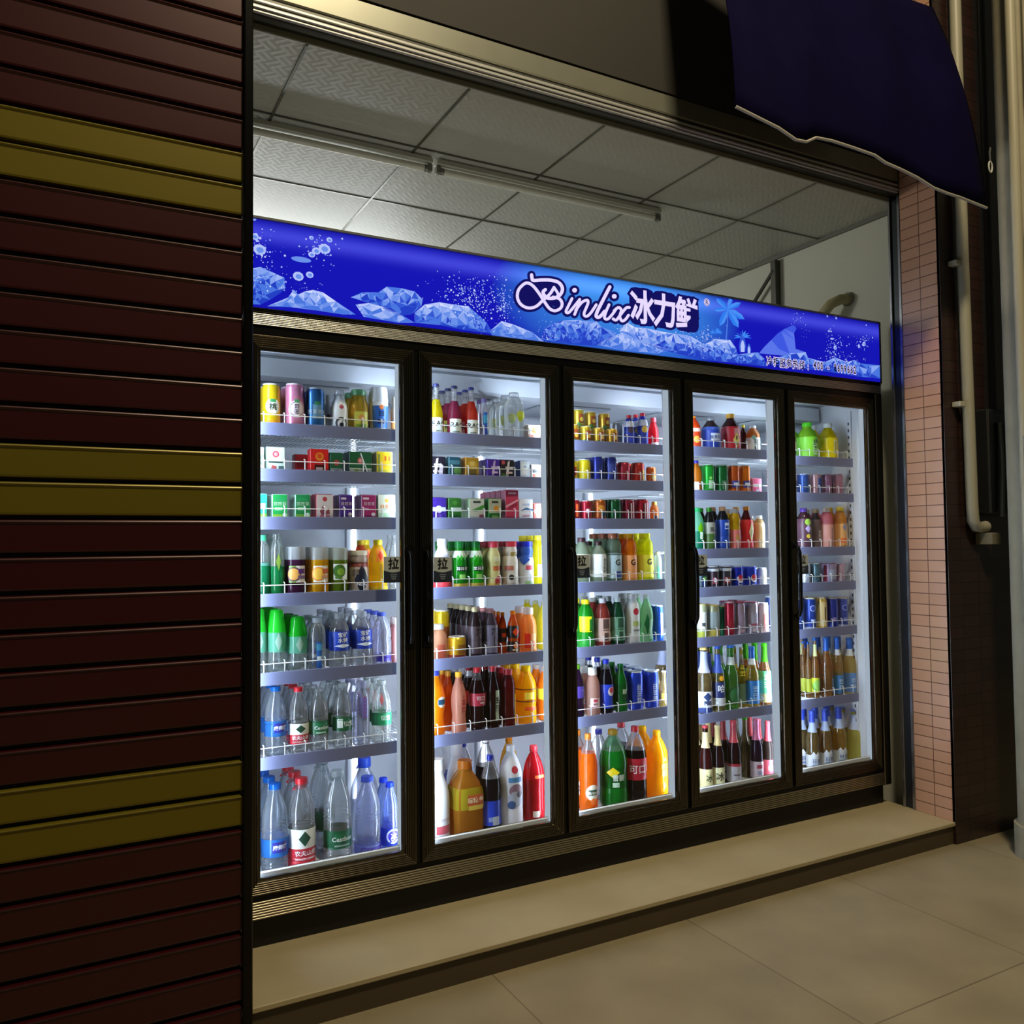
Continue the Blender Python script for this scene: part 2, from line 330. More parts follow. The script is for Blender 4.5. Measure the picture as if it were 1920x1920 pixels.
# awning
aw = tag(empty('awning', (2.4, -.5, 2.6)), 'dark purple fabric awning with white piping along its lower edge', 'awning')
px = [(1380, 200), (1460, 240), (1492, 262), (1512, 266), (1530, 258), (1560, 264), (1600, 277), (1640, 291), (1660, 305), (1690, 318), (1720, 333), (1750, 352), (1775, 362), (1800, 370), (1830, 382), (1850, 390)]
edge = [at(x, y, -.6) for x, y in px]; k = MB(); vs = []; n = len(edge); rows = 14
cloth = noise_mat('purple_cloth', '0a0622', '0e0930', 6, .9, .05)
for j in range(rows+1):
    f = j/rows
    for i, e in enumerate(edge):
        fold = .03*math.sin(i*1.3)*math.sin(f*3.0)
        vs.append((e.x, -.6+fold+.22*f*f, e.z+f*1.0+.02*math.sin(i*.9)*f))
k.add(vs, [(j*n+i, j*n+i+1, (j+1)*n+i+1, (j+1)*n+i) for j in range(rows) for i in range(n-1)], cloth, True)
o = kid(k.build('cloth'), aw); sd = o.modifiers.new('thickness', 'SOLIDIFY'); sd.thickness = .004
wtube(aw, 'white_piping', edge, .0055, mat('a9a49a', .6), 8)
rg = tag(empty('hanging_ring', (2.985, -.62, 2.70)), 'white ring hanging on a short hook by the awning', 'ring')
c = at(1857, 313, -.62); k = MB()
k.tube([(c.x+.012*math.cos(a), -.62, c.z+.024*math.sin(a)) for a in [2*math.pi*i/16 for i in range(17)]], .0035, mat('c9c9c2', .4), 8); kid(k.build('loop'), rg)
wtube(rg, 'hook', [(c.x, -.62, c.z+.025), (c.x-.003, -.62, c.z+.06), (c.x+.004, -.62, c.z+.085)], .004, mat('77777a', .4, .6), 6)
# ================================================================ THE COOLER
PW, GW, GH, NB, XE = 0.60097, 0.48665, 1.70, 5, 2.9      # bay pitch, glass width, glass height, bays, inner right wall
frm = mat('645c4e', .24, 1.0); frm2 = mat('0a0a0a', .3, .5); ribm = mat('d8d8d4', .3, .9); white = mat('dfe4ec', .35); whg = mat('d3dae4', .3)
cool = tag(empty('display_cooler', (1.45, .3, ZP)), 'five door black glass-front drinks cooler with blue light box on top', 'cooler')
k = MB()      # carcass: back, sides, top, bottom, all panels with thickness
k.box((-.06, .70, -.06), (3.0, .74, 1.84), white); k.box((-.06, .03, -.06), (-.012, .70, 1.84), white); k.box((XE, .03, -.06), (2.995, .70, 1.84), white)
k.box((-.012, .03, 1.745), (XE, .70, 1.84), white); k.box((-.012, .03, -.07), (XE, .70, -.031), whg); k.box((-.012, .022, -.07), (XE, .034, .014), white, .004)
kid(k.build('carcass'), cool)
k = MB()
k.box((-.06, -.004, 1.748), (3.0, .03, 1.776), frm2, .002)
for i in range(7):
    z = 1.780+i*.0056; k.tube([(-.06, -.0085, z), (3.0, -.0085, z)], .0021, ribm, 10)
k.box((-.06, -.008, 1.776), (3.0, .03, 1.832), frm2)
for i in range(3):
    z = 1.819+i*.005; k.box((-.06, -.014, z), (3.0, -.004, z+.003), frm, .0008)
kid(k.build('header_trim'), cool)
k = MB(); k.box((-.06, -.005, -.066), (3.0, .03, -.0485), frm2)
for i in range(7):
    z = -.1195+i*.0082; k.tube([(-.06, -.0075, z), (3.0, -.0075, z)], .0032, mat('b0a68e', .28, .95), 10)
k.box((-.06, -.006, -.127), (3.0, .03, -.066), frm2); kid(k.build('sill_trim'), cool)
k = MB(); k.box((-.055, .03, ZP), (2.99, .70, -.07), mat('050505', .6)); kid(k.build('kick_plate'), cool)
k = MB(); k.box((2.9425, -.006, -.066), (2.953, .02, 1.75), frm2); k.box((2.953, -.013, -.127), (3.0, .03, 1.776), mat('7c7466', .26, 1.0), .003); kid(k.build('side_jamb'), cool); k = MB(); k.box((-.066, -.013, -.127), (-.0478, .03, 1.776), mat('7c7466', .26, 1.0), .003)
kid(k.build('side_jamb'), cool)
led = emis((.70, .83, 1.0), LED); rled = emis((.8, .89, 1.0), 9.0); pale_glow = emis((.74, .86, 1.0), .5)
for i in range(4):
    x0 = PW*i+GW; k = MB(); k.box((x0+.002, .004, -.03), (x0+PW-GW-.002, .052, 1.745), white, .004)
    k.box((x0+.047, -.002, -.05), (x0+PW-GW-.047, .004, 1.75), frm2); k.box((x0+.002, .05, -.03), (x0+.0045, .0582, 1.745), white); k.box((x0+PW-GW-.0045, .05, -.03), (x0+PW-GW-.002, .0582, 1.745), white); p = kid(k.build('mullion'), cool)
    k = MB(); k.box((x0+PW-GW-.002, .014, .0), (x0+PW-GW+.003, .030, 1.70), led); kid(k.build('light_strip'), p)
    k = MB(); k.box((x0-.002, .012, .0), (x0+.002, .046, 1.70), pale_glow); kid(k.build('glow_band'), p)  # pale mullion side, its brightness put in as weak flat emission
    for a, b in ((x0+.006, x0+.022), (x0+PW-GW-.022, x0+PW-GW-.006)):
        k = MB(); k.box((a, .052, .0), (b, .0575, 1.72), led); kid(k.build('light_strip'), p)
for a, b in ((-.0115, -.006), (XE-.004, XE-.001)):
    k = MB(); k.box((a, .014, .0), (b, .040, 1.70), led if a < 0 else pale_glow); kid(k.build('light_strip'), cool)  # full strip at the left wall, only the weak flat emission at the right
for i in range(5):      # rear posts with their own strips
    x = .53+PW*i
    k = MB(); k.box((x-.03, .675, -.03), (x+.03, .70, 1.745), white, .003); p = kid(k.build('rear_post'), cool)
    k = MB(); k.box((x-.008, .671, .0), (x+.008, .6752, 1.66), rled); kid(k.build('light_strip'), p)
k = MB(); k.box((.0, .26, 1.655), (2.88, .69, 1.744), mat('c3c8d0', .4, .2), .012)
for i in range(5): k.box((.05+PW*i, .30, 1.648), (.40+PW*i, .62, 1.656), mat('9aa0a8', .5), .004)
kid(k.build('evaporator_cover'), cool)
k = MB(); k.tube([(.93, .255, 1.715), (.905, .24, 1.70), (.91, .235, 1.675), (.94, .235, 1.662), (1.01, .24, 1.658), (1.06, .25, 1.66)], .008, mat('b5bac2', .3), 8); kid(k.build('drain_hose'), cool)
k = MB()     # slotted uprights on the inner right wall
for y in (.10, .63):
    k.box((XE-.008, y-.014, .0), (XE-.0005, y+.014, 1.70), whg, .001)
    for j in range(48): k.box((XE-.0086, y-.004, .03+j*.034), (XE-.0078, y+.004, .045+j*.034), mat('3c4048', .6))
kid(k.build('slotted_upright'), cool)
# ---------------------------------------------------------------- doors
PANE = pane_mat(); HND = mat('0c0c0d', .16, .3)
def pull_sign(d, x, z, sid):
    k = MB(); W, H = .036, .045
    k.box((x-W, .0005, z-H), (x+W, .0012, z+H), mat('c3c9cc', .5))
    n = 12; top = [(x-W+2*W*i/n, -.0007, z-.002-.008*math.sin(math.pi*i/n)) for i in range(n+1)]
    k.add(top+[(x+W, -.0007, z-H), (x-W, -.0007, z-H)], [tuple(range(n+3))[::-1]], mat('222c3e', .5))
    vs, fs = text_mesh('拉', .025); k.add([(x+v[0]*.04, -.0012, z+.011+(v[1])*.04-.0045) for v in vs], fs, mat('101316', .5))
    for j in range(3): k.box((x-.012+j*.002, -.0012, z-.020-j*.007), (x+.012-j*.002, -.0008, z-.0165-j*.007), mat('8a94a4', .5))
    o = k.build('pull_sticker'); kid(o, d); o['label'] = 'grey and navy sticker with a large black character'
for i in range(NB):
    x0 = PW*i; x1 = x0+GW
    k = MB(); prof = [(-.004, .006), (-.004, -.006), (.004, -.008)]
    for j in range(6): prof += [(.0085+j*.0066-.0027*math.cos(t), -.0122-.0032*math.sin(t)) for t in (0, .6, 1.2, 1.94, 2.54, 3.1416)]
    prof += [(.0465, -.012), (.0468, .006)]
    mid = lambda q: frm
    k.loops([[(x0-d, y, -d), (x1+d, y, -d), (x1+d, y, GH+d), (x0-d, y, GH+d)] for d, y in prof], frm, smooth=True)
    d = kid(k.build('door'), cool)
    k = MB(); k.box((x0-.003, -.0030, -.003), (x1+.003, -.0005, GH+.003), PANE); kid(k.build('glass_pane'), d)
    k = MB(); gk = mat('2a2c30', .5); ww = mat('cdd3dc', .4)
    for a, b in (((x0-.004, .0015, -.004), (x0+.004, .006, GH+.004)), ((x1-.004, .0015, -.004), (x1+.004, .006, GH+.004)), ((x0, .0015, GH-.005), (x1, .006, GH+.004)), ((x0, .0015, -.006), (x1, .006, .0005))): k.box(a, b, ww)
    kid(k.build('gasket'), d)
    hx = x1+.024 if i == 0 else x0-.024; z0, z1 = .715, 1.035
    k = MB(); pts = [(hx, -.012, z0), (hx, -.034, z0+.006), (hx, -.044, z0+.03), (hx, -.046, (z0+z1)/2), (hx, -.044, z1-.03), (hx, -.034, z1-.006), (hx, -.012, z1)]
    k.tube(pts, .0085, HND, 10); k.box((hx-.018, -.019, z0-.02), (hx+.018, -.0135, z0+.012), HND, .002); k.box((hx-.018, -.019, z1-.012), (hx+.018, -.0135, z1+.02), HND, .002)
    kid(k.build('handle'), d)
    sx = {0: 738, 1: 830, 2: 1091, 3: 1314, 4: 1505}[i]; sy = {0: 1068, 1: 1068, 2: 1062, 3: 1060, 4: 1058}[i]
    q = at(sx, sy, 0); pull_sign(d, q.x, q.z, i)
# ---------------------------------------------------------------- light box sign
SX0, SX1, SZ0, SZ1 = -.06, 3.008, 1.836, 2.128
k = MB(); al2 = mat('8f8f88', .3, .8)
k.box((SX0-.006, .0, SZ0-.006), (SX1+.008, .13, SZ0), frm); k.box((SX0-.006, -.006, SZ1), (SX1+.008, .13, SZ1+.010), al2, .002); k.box((SX0-.006, .0, SZ0), (SX0, .13, SZ1), frm); k.box((SX1, -.006, SZ0-.006), (SX1+.008, .13, SZ1+.01), frm, .002)
k.box((SX0, .12, SZ0), (SX1, .13, SZ1), white); k.box((SX0-.006, -.006, SZ0-.006), (SX1+.008, .0, SZ0), frm, .001)
sb = kid(k.build('light_box_sign'), cool); sb['label'] = 'backlit blue sign box with ice picture and white lettering'
def sign_mat():
    m, nt, b, o = nodes('backlit_print'); N, L = nt.nodes, nt.links
    g = N.new('ShaderNodeNewGeometry'); sp = N.new('ShaderNodeSeparateXYZ'); L.new(g.outputs['Position'], sp.inputs[0])
    def mth(op, a, c, cl=False):
        q = N.new('ShaderNodeMath'); q.operation = op; q.use_clamp = cl
        for i, v in ((0, a), (1, c)):
            if isinstance(v, (int, float)): q.inputs[i].default_value = v
            else: L.new(v, q.inputs[i])
        return q.outputs[0]
    dx = mth('DIVIDE', mth('SUBTRACT', sp.outputs[0], 1.47), .62); dz = mth('DIVIDE', mth('SUBTRACT', sp.outputs[2], 2.02), .28)
    r2 = mth('ADD', mth('MULTIPLY', dx, dx), mth('MULTIPLY', dz, dz)); f = mth('SUBTRACT', 1.0, r2, True)
    n = N.new('ShaderNodeTexNoise'); n.inputs['Scale'].default_value = 2.5; L.new(g.outputs['Position'], n.inputs['Vector'])
    f2 = mth('MULTIPLY', f, mth('ADD', n.outputs[0], .45), True)
    mx = N.new('ShaderNodeMix'); mx.data_type = 'RGBA'; mx.inputs[6].default_value = lin('1516b4')+(1,); mx.inputs[7].default_value = lin('3f92ec')+(1,); L.new(f2, mx.inputs[0])
    # bright band of the backlight, and a darker top edge, put into the emission
    d = mth('DIVIDE', mth('SUBTRACT', sp.outputs[2], 2.085), .030); gl = mth('POWER', 2.718, mth('MULTIPLY', mth('MULTIPLY', d, d), -1.0))
    d2 = mth('DIVIDE', mth('SUBTRACT', sp.outputs[2], 2.14), .016); dk = mth('POWER', 2.718, mth('MULTIPLY', mth('MULTIPLY', d2, d2), -1.0))
    st = mth('SUBTRACT', mth('ADD', mth('MULTIPLY', gl, .35), 1.0), mth('MULTIPLY', dk, .6))
    add = N.new('ShaderNodeMix'); add.data_type = 'RGBA'; add.blend_type = 'ADD'; L.new(mth('MULTIPLY', gl, .06), add.inputs[0]); L.new(mx.outputs[2], add.inputs[6]); add.inputs[7].default_value = (.55, .6, 1, 1)
    e = N.new('ShaderNodeEmission'); L.new(add.outputs[2], e.inputs[0]); L.new(mth('MULTIPLY', st, SIGN), e.inputs[1])
    L.new(e.outputs[0], o.inputs[0]); return m
k = MB(); k.box((SX0, .0, SZ0), (SX1, .006, SZ1), sign_mat()); kid(k.build('printed_face'), sb)
Z1 = lambda u, v: (470+u/3.254, 390+v/3.254); Z2 = lambda u, v: (940+u/4.8, 480+v/4.8); Z3 = lambda u, v: (1300+u/4.8, 500+v/4.8)
def sp_(f, pts, y): return [at(*f(*p), y) for p in pts]
def cl(p, y): return (min(max(p[0], SX0+.001), SX1-.001), y, min(max(p[2] if len(p) > 2 else p[1], SZ0+.001), SZ1-.001))
ICE = [emis(c, SIGN) for c in ('d3dcff', 'b4c4fb', '9fb6f6', '87a4f0', '6a90ea', '4a76e0', '3558d4', '2440c4')]
k = MB(); rnd = random.Random(5)
def facet(pts, n, y, pal, size=.02):
    P2 = [Vector((p[0], p[2])) for p in pts]; xs = [p.x for p in P2]; zs = [p.y for p in P2]
    m = len(P2); extra = []
    for _ in range(n*6):
        q = Vector((rnd.uniform(min(xs), max(xs)), rnd.uniform(min(zs), max(zs))))
        ins = False
        for i in range(m):
            a, b = P2[i], P2[(i+1) % m]
            if (a.y > q.y) != (b.y > q.y) and q.x < (b.x-a.x)*(q.y-a.y)/(b.y-a.y)+a.x: ins = not ins
        if ins: extra.append(q)
        if len(extra) >= n: break
    vs, es, fs, *_ = delaunay_2d_cdt(P2+extra, [(i, (i+1) % m) for i in range(m)], [], 1, 1e-6)
    zmin, zmax = min(zs), max(zs)
    for f in fs:
        c = sum((vs[i].y for i in f))/len(f); h = (c-zmin)/(zmax-zmin+1e-6)
        j = int(min(len(pal)-1, max(0, (1-h)*len(pal)*.85+.9+rnd.uniform(-2.0, 2.6))))
        k.add([cl((vs[i].x, 0, vs[i].y), y) for i in f], [tuple(range(len(f)))], pal[j])
hi = ICE[:6]; lo = ICE[2:]
for f, pts, n, pal in [
 (Z1, [(-60, 380), (60, 360), (150, 400), (205, 425), (212, 490), (180, 520), (120, 560), (60, 590), (-60, 590)], 60, lo),
 (Z1, [(610, 545), (680, 515), (780, 515), (830, 480), (920, 490), (1000, 510), (1050, 560), (1040, 600), (980, 650), (900, 660), (800, 610), (720, 580)], 60, lo),
 (Z1, [(230, 545), (262, 500), (290, 528), (330, 510), (380, 500), (440, 515), (520, 570), (640, 650), (560, 650), (400, 625), (240, 605), (100, 600)], 55, hi),
 (Z1, [(640, 590), (720, 580), (800, 600), (900, 640), (1000, 700), (900, 700), (690, 665)], 36, hi),
 (Z1, [(1000, 640), (1060, 590), (1150, 575), (1240, 590), (1330, 600), (1440, 700), (1480, 770), (1300, 745), (1150, 715), (1000, 700)], 80, ICE),
 (Z1, [(1460, 750), (1530, 690), (1600, 710), (1720, 760), (1790, 815), (1600, 800), (1470, 775)], 36, hi),
 (Z2, [(370, 660), (400, 650), (470, 600), (560, 580), (700, 575), (860, 590), (900, 640), (1040, 690), (960, 790), (840, 810), (600, 790), (370, 750)], 110, lo),
 (Z2, [(850, 800), (960, 740), (1090, 690), (1180, 730), (1340, 790), (1560, 850), (1400, 880), (1100, 850)], 60, hi),
 (Z2, [(1060, 680), (1130, 600), (1200, 640), (1300, 650), (1500, 690), (1700, 720), (1800, 780), (1900, 930), (1700, 910), (1450, 850), (1250, 770)], 110, ICE),
 (Z3, [(0, 700), (120, 690), (200, 650), (330, 660), (380, 730), (400, 790), (580, 770), (640, 830), (660, 900), (400, 870), (200, 850), (0, 820)], 110, ICE),
 (Z3, [(640, 880), (700, 840), (860, 780), (1010, 770), (1030, 820), (1180, 860), (1270, 815), (1380, 860), (1450, 840), (1500, 870), (1680, 890), (1690, 1010), (1450, 985), (1200, 945), (900, 910)], 110, lo)]:
    facet(sp_(f, pts, 0), n, -.0008, pal)
tail = [emis(c, SIGN) for c in ('3f58e2', '4a66e6', '5a74ea')]
facet(sp_(Z3, [(590, 780), (640, 720), (700, 660), (760, 600), (820, 560), (870, 538), (900, 525), (928, 555), (905, 600), (912, 660), (920, 740), (1010, 770), (1020, 820), (800, 800)], 0), 4, -.0006, tail)
def drop(x, z, r, mt, y=-.001, n=8, e=1):
    k.add([cl((x+r*math.cos(2*math.pi*i/n), 0, z+e*r*math.sin(2*math.pi*i/n)), y) for i in range(n)], [tuple(range(n))], mt)
def spray(f, u, v, su, sv, n, rmin, rmax):
    for _ in range(n):
        p = at(*f(u+rnd.gauss(0, su), v+rnd.gauss(0, sv)), 0)
        if p.z < SZ1-.01: drop(p.x, p.z, rnd.uniform(rmin, rmax)*rnd.uniform(.5, 1), rnd.choice(ICE[:4]), n=6)
for a in [(Z1, 430, 235, 50, 40, 46, .001, .004), (Z1, 60, 230, 45, 80, 60, .001, .005), (Z1, 150, 400, 60, 60, 40, .001, .004), (Z1, 460, 330, 50, 30, 12, .001, .003), (Z1, 330, 480, 60, 30, 20, .001, .003),
          (Z1, 1330, 540, 90, 55, 190, .001, .004), (Z1, 1460, 590, 70, 60, 150, .001, .004), (Z1, 1290, 450, 110, 30, 40, .001, .0035), (Z1, 1560, 640, 25, 45, 50, .001, .003),
          (Z2, 20, 400, 25, 80, 60, .001, .004), (Z2, 420, 680, 40, 50, 70, .001, .003), (Z2, 1700, 730, 90, 50, 110, .001, .004), (Z2, 1850, 780, 40, 60, 60, .001, .004), (Z2, 1100, 640, 60, 40, 60, .001, .004),
          (Z3, 80, 640, 50, 40, 50, .001, .003), (Z3, 940, 430, 25, 45, 40, .001, .003), (Z3, 1000, 560, 25, 40, 14, .001, .003), (Z3, 1270, 740, 45, 60, 90, .001, .004), (Z3, 1530, 680, 40, 35, 60, .001, .004), (Z3, 1340, 830, 110, 25, 60, .001, .004), (Z3, 1230, 560, 20, 60, 8, .002, .005)]: spray(*a)
for f, u, v, r in [(Z1, 290, 417, 28), (Z1, 360, 408, 20), (Z1, 55, 255, 32), (Z1, 450, 250, 32), (Z1, 400, 262, 22), (Z1, 372, 285, 18), (Z1, 480, 195, 16), (Z1, 370, 182, 12), (Z1, 20, 65, 12), (Z1, 25, 175, 20), (Z3, 1285, 465, 14), (Z3, 1205, 447, 12), (Z3, 1220, 580, 16), (Z3, 1275, 730, 26), (Z3, 1535, 695, 26), (Z3, 1490, 720, 20), (Z3, 1555, 527, 10), (Z3, 1250, 650, 14)]:
    p = at(*f(u, v), 0); sc = 3.254 if f is Z1 else 4.8; drop(p.x, p.z, r/sc/470, ICE[1], n=9, e=.85); drop(p.x+.001, p.z-.001, r/sc/470*.6, ICE[4], y=-.0014, n=7, e=.8)
p = at(*Z1(308, 315), 0)
drop(p.x, p.z, .034, ICE[4], e=.28, n=12)
ko = kid(k.build('ice_picture'), sb)
k = MB(); leaf = [emis(c, SIGN) for c in ('2f7cf0', '4a90f4')]; hub = (308, 385)
for (u, v), wd in (((185, 390), 18), ((205, 285), 20), ((345, 268), 18), ((425, 325), 22), ((460, 475), 24), ((405, 550), 28), ((235, 535), 26)):
    dx, dy = u-hub[0], v-hub[1]; L_ = math.hypot(dx, dy); nx, ny = -dy/L_*wd, dx/L_*wd
    pts = [hub, (hub[0]+dx*.35+nx, hub[1]+dy*.35+ny-6), (hub[0]+dx*.75+nx, hub[1]+dy*.75+ny), (u, v), (hub[0]+dx*.75-nx, hub[1]+dy*.75-ny), (hub[0]+dx*.35-nx, hub[1]+dy*.35-ny-6)]
    q = [cl(p, -.0012) for p in sp_(Z3, pts, 0)]; c = [cl(p, -.0012) for p in sp_(Z3, [hub, (u, v)], 0)]
    k.add(q[:4], [(0, 1, 2, 3)], leaf[0]); k.add([q[0], q[3], q[4], q[5]], [(0, 1, 2, 3)], leaf[1])
k.add([cl(p, -.0011) for p in sp_(Z3, [(303, 385), (313, 385), (310, 520), (300, 660), (286, 660), (300, 520)], 0)], [tuple(range(6))], ICE[5])
for cx, cy_, s_ in ((205, 590, 62), (440, 630, 85)):
    for j in range(9):
        a = math.pi*(.02+.96*j/8); u, v = cx+s_*math.cos(a), cy_-s_*.75*math.sin(a)+20*abs(math.cos(a))
        k.add([cl(p, -.0012) for p in sp_(Z3, [(cx, cy_+10), ((cx+u)/2-6, (cy_+v)/2-10), (u, v), ((cx+u)/2+6, (cy_+v)/2+6)], 0)], [(0, 1, 2, 3)], leaf[j % 2])
for cx, cy_, s_ in ((440, 710, 1.0), (498, 745, .6)):      # two small penguins
    q = lambda pts: [cl(p, -.0016) for p in sp_(Z3, [(cx+a*s_, cy_+b*s_) for a, b in pts], 0)]
    k.add(q([(-24, 60), (-32, 0), (-22, -50), (-14, -75), (0, -85), (14, -75), (22, -50), (32, 0), (24, 60)]), [tuple(range(9))], ICE[6])
    k.add([(v[0], -.002, v[2]) for v in q([(-14, 58), (-18, 5), (-8, -40), (0, -48), (8, -40), (20, 5), (16, 58)])], [tuple(range(7))], ICE[1])
kid(k.build('palm_picture'), sb)
# lettering
def catmull(pts, n=7):
    o = []; P_ = [pts[0]]+list(pts)+[pts[-1]]
    for i in range(1, len(P_)-2):
        p0, p1, p2, p3 = [Vector(p) for p in P_[i-1:i+3]]
        for j in range(n):
            t = j/n; o.append(.5*((2*p1)+(p2-p0)*t+(2*p0-5*p1+4*p2-p3)*t*t+(3*p1-p0-p2+ -0*p3)*t**3 + (p3-2*p2*0)*0 + (-2*p0*0)) if False else .5*((2*p1)+(-p0+p2)*t+(2*p0-5*p1+4*p2-p3)*t*t+(-p0+3*p1-3*p2+p3)*t**3))
    o.append(Vector(pts[-1])); return o
def ribbon(kk, f, pts, wd, y, mt, smooth=True):
    c = catmull(pts) if smooth else [Vector(p) for p in pts]; L_, R_ = [], []
    for i, p in enumerate(c):
        t = (c[min(i+1, len(c)-1)]-c[max(i-1, 0)]); t = t.normalized() if t.length else Vector((1, 0)); n_ = Vector((-t.y, t.x))
        L_.append(p+n_*wd/2); R_.append(p-n_*wd/2)
    q = [cl(at(*f(*p), 0), y) for p in L_+R_]; m = len(c)
    kk.add(q, [(i, i+1, m+i+1, m+i) for i in range(m-1)], mt)
    for e in (c[0], c[-1]): kk.add([cl(at(*f(e.x+wd/2*math.cos(a), e.y+wd/2*math.sin(a)), 0), y) for a in [2*math.pi*i/12 for i in range(12)]], [tuple(range(12))], mt)
STROKES = [([(268, 172), (272, 200), (285, 222), (360, 218), (440, 220), (510, 240), (545, 290), (530, 345), (480, 378), (420, 382), (385, 360), (372, 325), (392, 305)], 30),
 ([(470, 285), (440, 335), (405, 370), (370, 400), (310, 455), (240, 470), (175, 440), (142, 380), (150, 310), (195, 258), (235, 245), (285, 275), (340, 345), (385, 415), (430, 475), (480, 495), (530, 470), (542, 425), (515, 385), (460, 372)], 27),
 ([(470, 285), (500, 330), (512, 365)], 24),
 ([(632, 385), (605, 440), (578, 500), (600, 512), (640, 470), (700, 395)], 25), ([(700, 392), (690, 440), (655, 528)], 25), ([(665, 490), (720, 420), (768, 400), (775, 430), (740, 520), (762, 545), (800, 515), (850, 440)], 25),
 ([(972, 280), (910, 400), (860, 500), (850, 545), (880, 550), (925, 500)], 30), ([(965, 440), (935, 510), (925, 560), (955, 568), (1000, 520), (1030, 475)], 25),
 ([(1010, 495), (1050, 465), (1075, 490), (1062, 545), (1080, 585), (1110, 575), (1140, 535)], 25), ([(1148, 465), (1118, 470), (1065, 535), (1030, 578), (1002, 568)], 25)]
pinkw = emis('e3d6ff', SIGN*1.05); navy = emis('14125e', SIGN)
k = MB()
for pts, wd in STROKES: ribbon(k, Z2, pts, wd, -.0034, pinkw)
for u, v in ((655, 310), (1012, 365)): ribbon(k, Z2, [(u-1, v), (u, v), (u+1, v)], 42, -.0034, pinkw)
def flat_text(kk, body, x, z, size, y, mt, bold=0, sx=1, adv=None):
    for i, ch in enumerate(body):
        vs, fs = text_mesh(ch, bold); kk.add([(x+i*(adv or size)+v[0]*size*sx, y, z+v[1]*size) for v in vs], fs, mt)
a, b = at(*Z2(1268, 575), 0), at(*Z2(1668, 665), 0); SZc = .145; adv = (b.x-a.x)/2
flat_text(k, '冰力鲜', a.x, a.z-.002, SZc, -.0034, pinkw, .03, .86, adv)
p = at(*Z2(1845, 418), 0); vs, fs = text_mesh('R', .02); k.add([(p.x+v[0]*.026, -.0036, p.z-.009+v[1]*.026) for v in vs], fs, navy)
n = 20; ring = [(math.cos(2*math.pi*i/n), math.sin(2*math.pi*i/n)) for i in range(n)]
k.add([(p.x+.0165*c, -.003, p.z+.0165*s) for c, s in ring], [tuple(range(n))], pinkw)
vs = [(p.x+r*c, -.0033, p.z+r*s) for r in (.0125, .0145) for c, s in ring]; k.add(vs, [(i, (i+1) % n, n+(i+1) % n, n+i) for i in range(n)], navy)
vs, fs = None, None
lt = kid(k.build('brand_lettering'), sb)
k = MB()
for pts, wd in STROKES: ribbon(k, Z2, pts, wd+46, -.0022, navy)
k.add([cl(at(*Z2(*q), 0), -.0021) for q in [(150, 300), (240, 230), (420, 230), (540, 280), (540, 480), (380, 420), (240, 480), (160, 420)]], [tuple(range(8))], navy)
for u, v in ((655, 310), (1012, 365)): ribbon(k, Z2, [(u-1, v), (u, v), (u+1, v)], 92, -.0022, navy)
flat_text(k, '冰力鲜', a.x, a.z-.002, SZc, -.0022, navy, .10, .88, adv)
for j in range(3):
    x = a.x+adv*j; rr = .03; k.add([(x+sx*(.066-rr)+rr*math.cos(t), -.0021, a.z+.054+sz*(.078-rr)+rr*math.sin(t)) for sx, sz, t0 in ((1, 1, 0), (-1, 1, 1.5708), (-1, -1, 3.1416), (1, -1, 4.7124)) for t in (t0, t0+.52, t0+1.05, t0+1.5708)], [tuple(range(16))], navy)
kid(k.build('lettering_outline'), sb)
k = MB(); ink = emis('0b0a30', SIGN); pa, pb = at(*Z3(655, 880), 0), at(*Z3(1010, 905), 0)
a2 = (pb.x-pa.x)/6.1
for yy, mt, bo in ((-.0030, ink, .012), (-.0026, pinkw, .07)):
    flat_text(k, '冷柜服务热线:', pa.x+a2*.45, pa.z-.001, .046, yy, mt, bo, .82, a2*1.0)
kid(k.build('hotline_lettering'), sb)
k = MB()
for yy, mt, bo in ((-.0030, ink, .03), (-.0026, pinkw, .10)):
    q = at(*Z3(1090, 912), 0); e = at(*Z3(1450, 952), 0); ad = (e.x-q.x)/11
    flat_text(k, '400', q.x, q.z-.004, .050, yy, mt, bo, .62, (e.x-q.x)/12)
kid(k.build('dialling_code_lettering'), sb); k = MB()
for yy, mt, bo in ((-.0030, ink, .03), (-.0026, pinkw, .10)): flat_text(k, '-', q.x+(e.x-q.x)/3, q.z-.004, .050, yy, mt, bo, .62, .03); flat_text(k, '8699662', q.x+(e.x-q.x)/2, q.z-.004, .050, yy, mt, bo, .62, (e.x-q.x)/12)
kid(k.build('phone_number_lettering'), sb)
